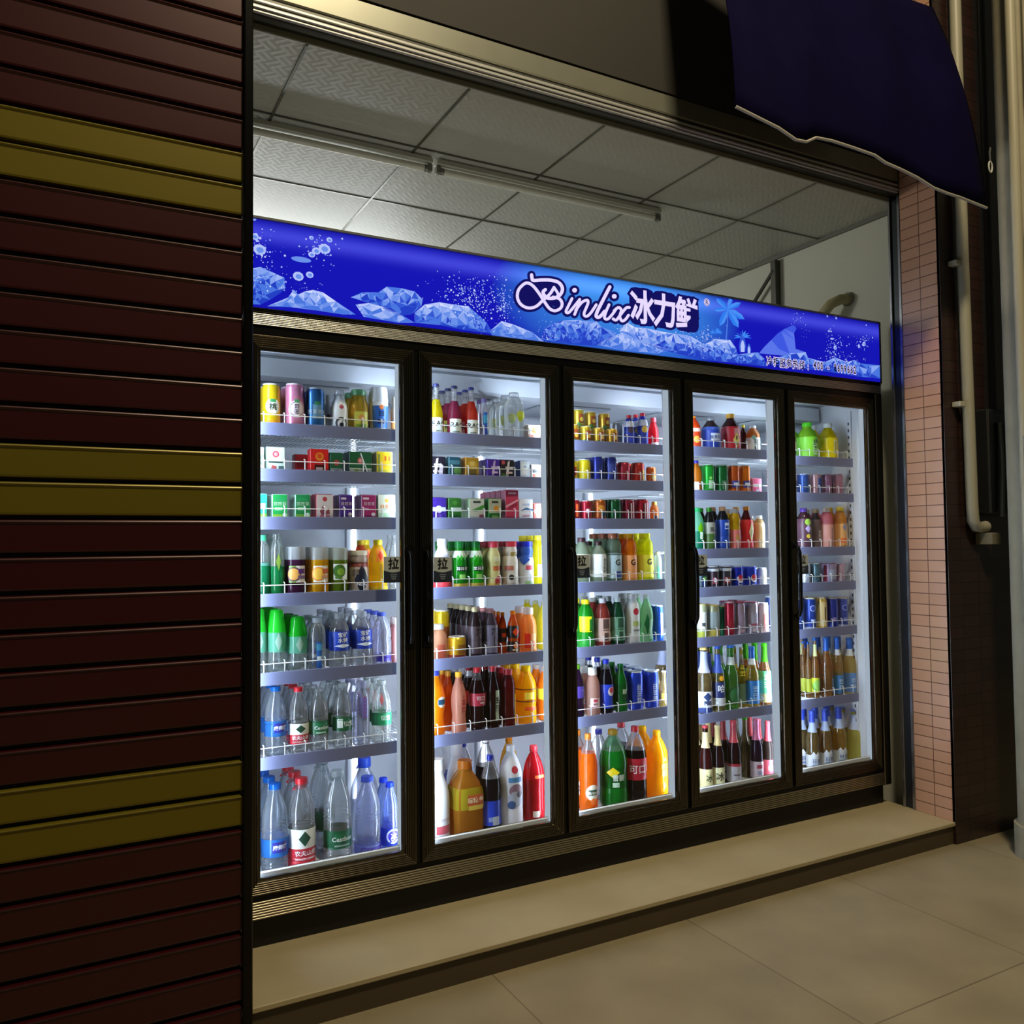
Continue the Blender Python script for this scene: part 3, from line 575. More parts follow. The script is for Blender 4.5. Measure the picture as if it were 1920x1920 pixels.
# ---------------------------------------------------------------- shelves
ZR = {0: [1.472, 1.317, 1.157, .902, .643, .368], 1: [1.472, 1.317, 1.157, .902, .643, .368], 2: [1.472, 1.317, 1.157, .902, .643, .368],
      3: [1.475, 1.284, 1.027, .860, .643, .315], 4: [1.458, 1.285, 1.027, .860, .643, .315]}
DN = ['first', 'second', 'third', 'fourth', 'fifth']; SN = ['top', 'second', 'third', 'fourth', 'fifth', 'sixth']
wire = mat('e4e8ee', .35, .1); strip = mat('787ea2', .38, .15)
def shelf_meshes(wd):
    a = MB(); n = int(wd/.016)
    for i in range(n+1):
        x = -wd/2+wd*i/n; a.box((x-.0012, .006, -.0165), (x+.0012, .56, -.0125), wire)
    for y in (.10, .25, .40, .55): a.tube([(-wd/2, y, -.0185), (wd/2, y, -.0185)], .0028, wire, 6)
    b = MB(); b.box((-wd/2, -.001, -.043), (wd/2, .0035, 0), strip, .0012)
    c = MB(); n = max(3, round(wd/.068)); top = .027
    c.tube([(-wd/2+.004, .0075, top), (wd/2-.004, .0075, top)], .0016, wire, 6)
    for i in range(n):
        x = -wd/2+wd*(i+.55)/n; c.tube([(x, .0085, -.012), (x, .0085, .030), (x, .0105, .0345), (x-.001, .018, .036)], .0019, wire, 6)
    return a, b, c
protos = {}
for i in range(NB):
    xa = PW*i-.055; xb = PW*i+.541
    if i == 0: xa = -.008
    if i == 4: xb = 2.868
    for j, z in enumerate(ZR[i]):
        s = empty('cooler_shelf', ((xa+xb)/2, .0585, z)); key = round(xb-xa, 4)
        tag(s, f'white wire shelf with grey front strip, {SN[j]} shelf behind the {DN[i]} door', 'shelf', 'wire shelves in the cooler')
        if key not in protos:
            a, b, c = shelf_meshes(xb-xa); protos[key] = [a.build('wire_rack', s), b.build('front_strip', s), c.build('wire_guard', s)]
        else:
            for p in protos[key]: q = p.copy(); COL.objects.link(q); q.parent = s
# ================================================================ DRINKS
PROF = {
 'can': ([(0, 0), (.72, 0), (.80, .012), (.86, .018), (1, .055), (1, .885), (.95, .925), (.87, .962), (.865, .968)], [(.865, .966), (.89, .975), (.89, .992), (.86, 1), (.83, .985), (.3, .982), (0, .982)]),
 'pet': ([(0, 0), (.8, 0), (.95, .02), (1, .055), (1, .28), (.95, .31), (.95, .34), (1, .37), (1, .60), (.985, .66), (.90, .73), (.74, .80), (.56, .86), (.44, .90), (.42, .925)], [(.40, .905), (.47, .905), (.49, .93), (.48, .985), (.44, 1), (0, 1)]),
 'water': ([(0, 0), (.8, 0), (.95, .02), (1, .05), (1, .08), (.95, .10), (1, .12), (.95, .14), (1, .16), (.96, .18), (1, .20), (1, .45), (.95, .47), (1, .49), (.95, .51), (1, .53), (.95, .55), (.985, .57), (.96, .63), (.87, .71), (.72, .79), (.55, .86), (.42, .905), (.41, .925), (.5, .93), (.5, .938), (.41, .94)], [(.40, .93), (.46, .93), (.47, .945), (.46, .99), (.43, 1), (0, 1)]),
 'contour': ([(0, 0), (.75, 0), (.92, .02), (.98, .06), (.95, .14), (.87, .24), (.86, .30), (.95, .40), (1, .48), (1, .57), (.95, .64), (.82, .72), (.62, .80), (.48, .86), (.41, .90), (.40, .925)], [(.39, .915), (.45, .915), (.46, .93), (.45, .99), (.42, 1), (0, 1)]),
 'big': ([(0, 0), (.7, 0), (.93, .02), (1, .06), (1, .20), (.975, .22), (.975, .50), (1, .52), (1, .58), (.97, .64), (.87, .72), (.70, .80), (.48, .87), (.33, .91), (.31, .93), (.38, .933), (.38, .94), (.3, .943)], [(.29, .925), (.345, .925), (.355, .94), (.345, .99), (.32, 1), (0, 1)]),
 'beer': ([(0, 0), (.9, 0), (.99, .012), (1, .03), (1, .50), (.975, .54), (.86, .60), (.66, .665), (.52, .715), (.46, .77), (.42, .86), (.40, .945), (.45, .95), (.45, .965), (.40, .968)], [(.41, .962), (.48, .962), (.48, .97), (.45, .99), (.40, 1), (0, 1)]),
 'rio': ([(0, 0), (.9, 0), (.98, .012), (1, .035), (1, .43), (.94, .50), (.76, .585), (.57, .67), (.45, .75), (.39, .83), (.36, .93), (.42, .935), (.42, .95), (.36, .955)], [(.38, .945), (.50, .945), (.50, .957), (.46, .985), (.40, 1), (0, 1)]),
 'gator': ([(0, 0), (.82, 0), (.96, .015), (1, .05), (1, .17), (.96, .20), (1, .23), (1, .585), (.93, .605), (.93, .63), (1, .655), (1, .70), (.95, .78), (.82, .845), (.66, .885), (.62, .905)], [(.58, .895), (.68, .895), (.70, .91), (.69, .985), (.65, 1), (0, 1)]),
 'milk': ([(0, 0), (.88, 0), (.97, .012), (1, .04), (1, .50), (.96, .58), (.82, .68), (.64, .76), (.54, .82), (.52, .87)], [(.5, .86), (.58, .86), (.59, .875), (.58, .985), (.54, 1), (0, 1)]),
 'yog': ([(0, 0), (.86, 0), (.95, .012), (.97, .04), (.95, .30), (.90, .38), (.90, .45), (1, .56), (1, .63), (.93, .70), (.75, .78), (.66, .83), (.64, .88)], [(.6, .865), (.72, .865), (.74, .88), (.73, .985), (.69, 1), (0, 1)]),
 'yog2': ([(0, 0), (.88, 0), (.97, .012), (1, .04), (1, .56), (.90, .64), (.80, .69), (.88, .73), (.9, .80), (.80, .86), (.78, .90)], [(.7, .885), (.86, .885), (.88, .90), (.87, .985), (.82, 1), (0, 1)]),
 'jar': ([(0, 0), (.9, 0), (.98, .012), (1, .04), (1, .72), (.97, .75), (.95, .76)], [(.93, .735), (1.0, .735), (1.01, .75), (1.0, .985), (.96, 1), (0, 1)]),
 'cup': ([(0, 0), (.78, 0), (.83, .012), (.97, .42), (1, .62), (.97, .67), (.92, .69)], [(.9, .675), (.98, .675), (1, .70), (.90, .97), (.85, 1), (0, 1)]),
 'gold': ([(0, 0), (.84, 0), (.94, .015), (1, .05), (1, .45), (.97, .58), (.88, .70), (.74, .79), (.66, .84), (.66, .87)], [(.62, .86), (.74, .86), (.76, .88), (.75, .97), (.70, 1), (0, 1)]),
 'dome': ([(0, 0), (.88, 0), (.97, .015), (1, .05), (.95, .14), (1, .22), (.92, .30), (.97, .38), (.99, .58), (.95, .66)], [(.9, .645), (1.0, .645), (1.02, .66), (.93, .76), (.80, .86), (.74, .95), (.60, .99), (0, 1)]),
 'straight': ([(0, 0), (.85, 0), (.96, .012), (1, .04), (1, .66), (.97, .74), (.85, .82), (.66, .87), (.54, .90), (.52, .915)], [(.5, .905), (.58, .905), (.60, .92), (.59, .985), (.55, 1), (0, 1)]),
 'slim': ([(0, 0), (.85, 0), (.96, .01), (1, .03), (.98, .60), (.90, .70), (.72, .78), (.56, .83), (.52, .86)], [(.5, .85), (.62, .85), (.63, .865), (.60, .985), (.56, 1), (0, 1)]),
 'jug': ([(0, 0), (.85, 0), (.96, .015), (1, .05), (1, .52), (.97, .60), (.80, .72), (.52, .82), (.40, .86), (.38, .90)], [(.36, .885), (.44, .885), (.46, .90), (.45, .985), (.42, 1), (0, 1)]),
}
NAMES = {'can': ('drink_can', 'can'), 'beer': ('beer_bottle', 'bottle'), 'water': ('water_bottle', 'bottle'), 'rio': ('cocktail_bottle', 'bottle'), 'jar': ('juice_jar', 'jar'), 'box': ('drink_carton', 'carton'), 'milk': ('milk_bottle', 'bottle'), 'yog': ('yoghurt_bottle', 'bottle'), 'yog2': ('yoghurt_bottle', 'bottle'), 'cup': ('drink_bottle', 'bottle')}
def bmat(code):
    if code[1:2] != ':': return mat(code, .38)
    t, c = code[0], code[2:]
    if t == 'o': return mat(c, .34)
    if t == 'l': return liquid(c, .16)
    if t == 'L': return liquid(c, .45)
    if t == 'w': return clear(c)
    if t == 'g': return clear(c, .22, .25)
    if t == 'f': return liquid(c, .3)
    if t == 'm': return mat(c, .28, .45, .5)
def interp(pr, z):
    for (r0, z0), (r1, z1) in zip(pr, pr[1:]):
        if z0 <= z <= z1 and z1 > z0: return r0+(r1-r0)*(z-z0)/(z1-z0)
    return pr[-1][0]
def sup(a, n):
    c, s = math.cos(a), math.sin(a)
    return (abs(c)**n+abs(s)**n)**(-1/n) if n else 1.0
def lathe(k, pr, r, h, mt, seg=22, sq=0, mf=None, fillz=None):
    L_ = []; Z = []
    for (a, z) in pr:
        L_.append([(max(a, .001)*r*sup(t, sq)*math.cos(t), max(a, .001)*r*sup(t, sq)*math.sin(t), z*h) for t in [2*math.pi*i/seg for i in range(seg)]]); Z.append(z)
    k.loops(L_, mt, cap=False, smooth=True, mf=(lambda q: mf(Z[q])) if mf else None)
    if pr[0][0] > .01: k.add(L_[0], [tuple(range(seg))[::-1]], mt)
def mark(rg): return [(-.45, .45, y_-.055, y_+.055) for y_ in (rg.uniform(.25, .4), rg.uniform(-.05, .12), rg.uniform(-.4, -.25))]+[(x_-.055, x_+.055, -.45, .45) for x_ in (rg.uniform(-.35, -.1), rg.uniform(.1, .35))]
def art_round(k, arts, pr, r, h, sq, back=False):
    def pt(a, z, lift=.0007):
        q = (interp(pr, max(0.0, min(1, z/h)))*r)*sup(a, sq)+lift
        return (q*math.sin(a), -q*math.cos(a), z)
    if sq:
        def pt(a, z, lift=.0007):
            q = (interp(pr, max(0.0, min(1, z/h)))*r)*sup(a-math.pi/2, sq)+lift
            return (q*math.sin(a), -q*math.cos(a), z)
    lift = .0006
    for a in arts:
        t = a[0]; lift += .0003
        if t == 'B':
            z0, z1, mt = a[1]*h, a[2]*h, bmat(a[3]); zs = [z0]+[z*h for _, z in pr if z0 < z*h < z1]+[z1]; n = 22
            k.loops([[pt(2*math.pi*i/n+math.pi/2*0, z, lift) for i in range(n)] for z in zs], mt, smooth=True)
        elif t in 'RD':
            if t == 'R': z0, z1, w, mt, off = (a[1]-a[2])*h, (a[1]+a[2])*h, a[3], bmat(a[4]), (a[5] if len(a) > 5 else 0)
            else: z0, z1, mt, off = (a[1]-a[2])*h, (a[1]+a[2])*h, bmat(a[3]), (a[4] if len(a) > 4 else 0); w = 0
            if t == 'R':
                nx, nz = max(6, int(w*16)), 4; vs = [pt(off-w+2*w*i/nx, z0+(z1-z0)*j/nz, lift) for j in range(nz+1) for i in range(nx+1)]
                k.add(vs, [(j*(nx+1)+i, j*(nx+1)+i+1, (j+1)*(nx+1)+i+1, (j+1)*(nx+1)+i) for j in range(nz) for i in range(nx)], mt, True)
            else:
                zc, R_ = (z0+z1)/2, (z1-z0)/2; n = 16; rr = interp(pr, zc/h)*r; vs = [pt(off, zc, lift)]
                for f in (.25, .5, .75, 1): vs += [pt(off+f*R_/rr*math.cos(2*math.pi*i/n), zc+f*R_*math.sin(2*math.pi*i/n), lift) for i in range(n)]
                k.add(vs, [(0, 1+i, 1+(i+1) % n) for i in range(n)]+[(1+g*n+i, 1+(g+1)*n+i, 1+(g+1)*n+(i+1) % n, 1+g*n+(i+1) % n) for g in range(3) for i in range(n)], mt, True)
        elif t == 'W':     # diamond
            zc, hz, w, mt = a[1]*h, a[2]*h, a[3], bmat(a[4]); off = a[5] if len(a) > 5 else 0; n = 6; vs, fs = [], []
            for p in range(n+1):
                for q in range(n+1):
                    u, v = p/n, q/n; vs.append(pt(off+(u-v)*w, zc+(u+v-1)*hz, lift))
            k.add(vs, [(p*(n+1)+q, (p+1)*(n+1)+q, (p+1)*(n+1)+q+1, p*(n+1)+q+1) for p in range(n) for q in range(n)], mt, True)
        elif t == 'M':      # small marks too fine to read
            if back: continue
            n, zc, sz, mt, off, vert = a[1], a[2]*h, a[3]*h, bmat(a[4]), a[5], a[6]; rg = random.Random(int(zc*1e5)+n)
            for q in range(n):
                rr = interp(pr, min(1, max(0, zc/h)))*r; cx = off if vert else off+(q-(n-1)/2)*sz*1.12/rr; cz = zc+((n-1)/2-q)*sz*1.12 if vert else zc
                for x0, x1, z0, z1 in mark(rg):
                    vs = [pt(cx+x_*sz/rr, cz+z_*sz, lift+.0006) for z_ in (z0, (z0+z1)/2, z1) for x_ in (x0, (x0+x1)/2, x1)]
                    k.add(vs, [(j*3+i, j*3+i+1, j*3+i+4, j*3+i+3) for j in range(2) for i in range(2)], mt)
        elif t in 'TV' and not back:
            s, zc, sz, mt = a[1], a[2]*h, a[3]*h, bmat(a[4]); off = a[5] if len(a) > 5 else 0; lift_t = lift+.0006
            lines = list(s) if t == 'V' else [s]
            for li, ln in enumerate(lines):
                vs, fs = text_mesh(ln, .02); zz = zc+(len(lines)/2-li-.5)*sz*1.05-.36*sz; rr = interp(pr, min(1, max(0, zc/h)))*r
                k.add([pt(off+v[0]*sz/rr, zz+v[1]*sz, lift_t) for v in vs], fs, mt)
def build_round(root, kind, r, h, body, cap, arts, o):
    pr, cp = PROF[kind]; sq = o.get('sq', 0); k = MB(); bm_ = bmat(body); fill = o.get('fill')
    mf = (lambda z: bm_ if z < fill else bmat(o.get('top', 'w:e8f2f8'))) if fill else None
    if fill: pr2 = pr[:]; i = next(i for i, p in enumerate(pr2) if p[1] >= fill); pr2.insert(i, (interp(pr, fill), fill)); lathe(k, pr2, r, h, bm_, sq=sq, mf=mf)
    else: lathe(k, pr, r, h, bm_, sq=sq)
    if fill: rr = interp(pr, fill)*r*.98; n = 18; k.add([(rr*math.cos(2*math.pi*i/n), rr*math.sin(2*math.pi*i/n), fill*h) for i in range(n)], [tuple(range(n))], bm_)
    k.build('can_body' if kind == 'can' else 'jar_body' if kind == 'jar' else 'bottle_body', root)
    k = MB(); lathe(k, cp, r, h, bmat(cap), 18); 
    if kind == 'can': k.box((-.006, -.010, .984*h), (.006, .008, .990*h), mat('b9bcc2', .3, .8), .001)
    if o.get('handle'):
        hz = .895*h; hr = r*.34; k.tube([(hr*math.cos(a)*1.0+hr*.2, hr*.7*math.sin(a), hz+.004*math.cos(a)) for a in [2*math.pi*i/14 for i in range(15)]]+[(-hr*1.4, 0, hz+.004), (-hr*2.0, -.01, hz-.002), (-hr*1.5, -.016, hz)], .0022, bmat(cap), 6)
    k.build('can_lid' if kind == 'can' else 'lid' if kind == 'jar' else 'bottle_cap', root)
    for nm, (z0, z1, c) in o.get('extra', {}).items():
        k = MB(); art_round(k, [('B', z0, z1, c)], pr, r, h, sq); k.build(nm, root)
    if arts:
        k = MB(); art_round(k, arts, pr, r, h, sq, o.get('back')); k.build('label', root)
def build_box(root, W, D, h, body, side, arts, o):
    k = MB(); m1, m2 = bmat(body), bmat(side); b = .0012
    k.box((-W/2, -D/2, 0), (W/2, D/2, h), m2, b)
    k.add([(-W/2+b, -D/2-.0003, b), (W/2-b, -D/2-.0003, b), (W/2-b, -D/2-.0003, h-b), (-W/2+b, -D/2-.0003, h-b)], [(0, 1, 2, 3)], m1)
    k.box((-W/2+.002, -.002, h), (W/2-.002, .002, h+.0025), m2)
    k.build('carton_body', root); y = -D/2-.0004
    if arts:
        k = MB()
        for a in arts:
            y -= .0002; t = a[0]
            if t == 'R': x = (a[5] if len(a) > 5 else 0)*W; k.add([(x-a[3]*W/2, y, (a[1]-a[2])*h), (x+a[3]*W/2, y, (a[1]-a[2])*h), (x+a[3]*W/2, y, (a[1]+a[2])*h), (x-a[3]*W/2, y, (a[1]+a[2])*h)], [(0, 1, 2, 3)], bmat(a[4]))
            elif t == 'B': k.add([(-W/2+b, y, a[1]*h), (W/2-b, y, a[1]*h), (W/2-b, y, a[2]*h), (-W/2+b, y, a[2]*h)], [(0, 1, 2, 3)], bmat(a[3]))
            elif t == 'D':
                x = (a[4] if len(a) > 4 else 0)*W; n = 16; k.add([(x+a[2]*h*math.cos(2*math.pi*i/n), y, a[1]*h+a[2]*h*math.sin(2*math.pi*i/n)) for i in range(n)], [tuple(range(n))], bmat(a[3]))
            elif t == 'P': k.add([(p[0]*W, y, p[1]*h) for p in a[1]], [tuple(range(len(a[1])))], bmat(a[2]))
            elif t == 'M':
                rg = random.Random(int(a[2]*1e3)+a[1]); sz = a[3]*h
                for q in range(a[1]):
                    cx = a[5]*W+(0 if a[6] else (q-(a[1]-1)/2)*sz*1.1); cz = a[2]*h+(((a[1]-1)/2-q)*sz*1.1 if a[6] else 0)
                    for x0, x1, z0, z1 in mark(rg): k.add([(cx+x0*sz, y, cz+z0*sz), (cx+x1*sz, y, cz+z0*sz), (cx+x1*sz, y, cz+z1*sz), (cx+x0*sz, y, cz+z1*sz)], [(0, 1, 2, 3)], bmat(a[4]))
            elif t in 'TV':
                x = (a[5] if len(a) > 5 else 0)*W; sz = a[3]*h
                for li, ln in enumerate(list(a[1]) if t == 'V' else [a[1]]):
                    n = len(a[1]) if t == 'V' else 1; vs, fs = text_mesh(ln, .02); zz = a[2]*h+(n/2-li-.5)*sz*1.05-.36*sz
                    k.add([(x+v[0]*sz, y-.0002, zz+v[1]*sz) for v in vs], fs, bmat(a[4]))
        k.build('label', root)
    if o.get('straw'):
        k = MB(); k.tube([(-W*.02, y-.003, h*.93), (W*.3, y-.003, h*.1)], .0022, mat('e8ece8', .3), 8); k.build('straw', root)
KINDN = {'can': 'cans', 'bottle': 'bottles', 'jar': 'jars', 'carton': 'cartons'}
FLOORZ = -.0305
def copy_thing(src, loc, label):
    c = src.copy(); COL.objects.link(c); c.location = loc; c['label'] = label
    for ch in src.children:
        d = ch.copy(); COL.objects.link(d); d.parent = c
    return c
POS = ['second', 'third', 'fourth', 'fifth']
def row(door, rw, items):
    zt = ZR[door][rw] if rw < 6 else None; z = zt-.012 if zt is not None else FLOORZ
    where = f'{SN[rw]} shelf, {DN[door]} door' if rw < 6 else f'cooler floor, {DN[door]} door'
    placed = []; lo = PW*door+.0 if door else -.008; solved = []
    for it in items:
        kind, x0, x1, yt, body, cap, arts, desc = it[:8]; o = dict(it[8]) if len(it) > 8 else {}
        Y0 = .081+o.get('y', 0); ym = 960
        if kind == 'box':
            a, b = at(x0, yt, Y0), at(x1, yt, Y0); W = b.x-a.x; D = o.get('d', .042); X, Y = (a.x+b.x)/2, Y0+D/2; h = at((x0+x1)/2, yt, Y0).z-z
            solved.append([it, o, X, Y, W/2, h, D])
        else:
            r = .03
            for _ in range(6):
                Yc = Y0+r*(1.0); d0, d1 = ray(x0, 1000), ray(x1, 1000); a0, a1 = math.atan2(d0.x, d0.y), math.atan2(d1.x, d1.y); am = (a0+a1)/2
                X = CAM.x+math.tan(am)*(Yc-CAM.y); dist = math.hypot(X-CAM.x, Yc-CAM.y); r = dist*math.sin(abs(a1-a0)/2)
            h = at((x0+x1)/2, yt, Yc).z-z
            solved.append([it, o, X, Yc, r*(1.0), h, 0])
    # neighbours must not run into each other
    for a in range(len(solved)):
        for b in range(a+1, len(solved)):
            A, B = solved[a], solved[b]
            dy = abs(A[3]-B[3]); 
            if A[6] or B[6]:
                ha, hb = (A[6]/2 if A[6] else A[4]), (B[6]/2 if B[6] else B[4])
                if dy < ha+hb:
                    ov = A[4]+B[4]+.001-abs(A[2]-B[2])
                    if ov > 0: A[4] -= ov/2; B[4] -= ov/2
            else:
                d = math.hypot(A[2]-B[2], dy); s = A[4]+B[4]+.001
                if d < s: f = d/s; A[4] *= f; B[4] *= f
    hi = (PW*door+.54) if door < 4 else 2.868
    made = []
    for it, o, X, Y, R_, h, D in solved:
        kind, x0, x1, yt, body, cap, arts, desc = it[:8]
        nm, ct = NAMES.get(kind, ('drink_bottle', 'bottle')); nm = o.get('name', nm); dz = o.get('dz', 0)
        root = empty(nm, (X, Y, z+dz)); h -= dz; o['h'] = h
        root.rotation_euler.z = 0 if (kind == 'box' or o.get('sq')) else -(0, .1, .27, .45, .5)[door]+o.get('rot', 0)
        if kind == 'box': build_box(root, R_*2, D, h, body, cap, arts, o)
        else: build_round(root, kind, R_, h, body, cap, arts, o)
        front = 'in front' if o.get('n', 1) else ''
        if len(f'{desc} x in line {where}'.split()) > 16: print('LONG', desc)
        tag(root, f'{desc}, {where}', ct, f'{KINDN[ct]} on the {where}')
        made.append((root, X, Y, R_, D))
    for root, X, Y, R_, D in made:
        o = solved[[m[0] for m in made].index(root)][1]; it = solved[[m[0] for m in made].index(root)][0]
        n = o.get('n', 1 if rw < 3 else 2)
        if n and rw > 2 and door and 'n' not in o and not D and X-PW*door < .3: n = 4
        step = (D if D else 2*R_)+.004; hw = R_
        for q in range(n):
            yy = Y+step*(q+1)
            if yy+(D/2 if D else R_) > .60: break
            bad = False
            for (rt, X2, Y2, R2, D2) in made+placed:
                if rt is root: continue
                if (math.hypot(X-X2, yy-Y2) < hw+R2) if not (D or D2) else (abs(X-X2) < hw+R2 and abs(yy-Y2) < (D/2 if D else R_)+(D2/2 if D2 else R2)): bad = True
            if bad: continue
            c = copy_thing(root, (X+random.uniform(-.001, .001)*(1 if kind != 'box' else 0), yy, root.location.z), f'{it[7]}, {POS[q]} in line, {where}')
            placed.append((c, X, yy, R_, D))
            if o.get('stack') and q == 0: copy_thing(root, (X, yy, root.location.z+o['h']+.0006), f'{o["stack"]}, {where}')
# ================================================================ WHAT STANDS ON EACH SHELF
W_ = 'e9eef0'; G_ = '1c6a3a'
row(0, 0, [
 ('can', 490, 526, 721, 'm:e3c21c', 'c4c6ca', [('D', .47, .17, 'e7ece4'), ('R', .60, .035, .3, '2c7a44'), ('T', '桃', .46, .17, '22331f'), ('R', .1, .06, .6, 'e8a01c')], 'yellow tall can with white emblem'),
 ('can', 534, 571, 721, 'm:e08cb0', 'd6c3cc', [('D', .42, .19, 'f0dfe8'), ('D', .42, .165, '3e4650'), ('D', .42, .15, 'e9d6e2'), ('R', .60, .035, .25, '3f8a5c'), ('M', 2, .42, .11, '3a4048', 0, 1)], 'pink tall can with ringed emblem'),
 ('can', 573, 609, 729, 'm:28619c', 'aab4c0', [('R', .42, .17, .5, '5f88a8'), ('R', .62, .04, .3, '2f7a54'), ('M', 4, .42, .10, 'b4c4cc', 0, 0)], 'blue tall can'),
 ('milk', 620, 653, 732, 'o:dfe6ec', 'w:e6eef4', [('D', .58, .055, 'a03a4c'), ('D', .18, .15, '3c4250'), ('D', .17, .10, 'dfe4ea'), ('D', .14, .055, '2b3040')], 'white milk bottle with clear cap'),
 ('gold', 654, 692, 732, 'L:d6b548', 'o:5f9a6a', [('R', .30, .17, .75, 'b9b74a'), ('D', .33, .07, 'c98a4a'), ('R', .12, .06, .6, '7f9a3a')], 'golden glass bottle with green lid'),
 ('cup', 692, 729, 728, 'o:e9eef4', 'o:eef1f5', [('R', .35, .24, 1.0, '2d62b4'), ('D', .56, .05, 'd8783a'), ('M', 1, .42, .13, '14244c', 0, 0), ('R', .25, .05, .4, '1a2c58')], 'white bottle with big blue label'),
 ('milk', 608, 622, 741, 'o:dfe6ec', 'o:dfe6ec', [('D', .42, .06, '5a3a44')], 'half-hidden white milk bottle', {'y': .06, 'n': 0}),
 ('cup', 733, 745, 745, 'l:b98a4c', 'o:39332c', [('R', .5, .2, .8, '40352c')], 'small brown bottle at the right end', {'n': 0}),
])
row(0, 1, [
 ('box', 480, 495, 838, 'dfe9e4', 'cfdcd6', [('R', .5, .2, .6, '8fb4a0')], 'pale mint carton at the left end'),
 ('box', 500, 534, 838, 'd7e8e0', 'bdd6cc', [('D', .72, .13, 'd65a68'), ('D', .72, .07, 'eab0b4'), ('R', .42, .04, .8, '2b4a44'), ('P', [(-.3, .1), (0, .05), (.05, .25), (-.2, .3)], 'c05a5a'), ('R', .18, .09, .3, '4c6a62', .3)], 'white mint carton with pink flower'),
 ('box', 553, 578, 852, 'a8262c', '8a3034', [('R', .5, .15, .7, '7d1c22')], 'dark red carton standing further back', {'y': .05, 'n': 0}),
 ('box', 582, 616, 842, 'cf1f1c', 'b01a1a', [('D', .70, .17, 'e0882a'), ('D', .72, .09, 'd84a20'), ('R', .22, .16, .55, '3c0c10'), ('R', .22, .05, .4, 'e8d0d0')], 'bright red carton with orange fruit'),
 ('box', 619, 643, 849, '1f5a3c', '1a4a34', [('D', .55, .13, 'b0484c'), ('B', .02, .28, 'b9c4c0'), ('R', .15, .06, .4, '3a3f44')], 'dark green carton with red figure'),
 ('box', 655, 697, 847, '20613f', '1c5338', [('D', .62, .14, 'd0606c'), ('D', .62, .08, 'f0b8bc'), ('B', .02, .3, 'c4cec4'), ('D', .17, .09, '7fa64a', -.2), ('R', .16, .08, .2, '3c4450', .25)], 'green carton with straw taped on', {'straw': 1}),
 ('box', 706, 736, 847, 'ecd61c', 'd9cf86', [('R', .62, .28, .5, 'f2c21a', .1), ('R', .72, .1, .12, 'c8641a', .05), ('R', .72, .1, .12, 'c8641a', .28), ('B', .02, .26, 'd3c63a'), ('R', .5, .4, .1, '7f8f4a', -.35)], 'yellow carton'),
])
grn = [('R', .80, .05, .7, '2f9a5c'), ('M', 3, .64, .15, 'd4ecd8', .0, 0), ('R', .45, .06, .5, '9ad0a4', -.1), ('B', .02, .24, '8fbf3f'), ('D', .22, .08, 'e4f0e0', .3)]
pur = lambda a: [('R', .86, .04, .4, 'e8dcec', -.2), ('M', 3, .66, .14, 'e4d4e8', .02, 0), ('R', .45, .04, .35, 'c8a0d0', -.2), ('B', .02, .18, a), ('D', .24, .08, 'e8dce4', .3)]
row(0, 2, [
 ('box', 484, 501, 926, '2fb592', 'a8dccc', [('R', .55, .1, .6, 'd2efe4'), ('B', .02, .25, '9cc84a')], 'teal carton at the left end'),
 ('box', 511, 539, 927, '1fa04e', 'b9d8c8', grn, 'green carton with white writing, left of the pair'),
 ('box', 554, 582, 927, '1c8a4c', 'a9ccbc', grn, 'green carton with white writing, right of the pair'),
 ('box', 593, 625, 927, 'd8d2d6', 'c83c48', [('D', .82, .09, 'b8434c'), ('P', [(-.3, .35), (-.1, .6), (.05, .35), (.25, .5), (.3, .25), (-.2, .2)], '8a4a54'), ('R', .12, .08, .6, 'c05a64')], 'white and red carton'),
 ('box', 637, 661, 928, '4c2a8c', '7d6aa8', pur('3a2470'), 'purple carton with white writing'),
 ('box', 678, 705, 928, 'a02a68', 'c48ab0', pur('80205a'), 'magenta carton with white writing'),
 ('box', 709, 741, 928, 'dfe8d4', 'cfe0cc', [('M', 3, .55, .17, 'e88a2a', 0, 0), ('D', .78, .08, 'f0b04a'), ('B', .02, .3, 'b5d8b0')], 'pale carton with orange writing'),
])
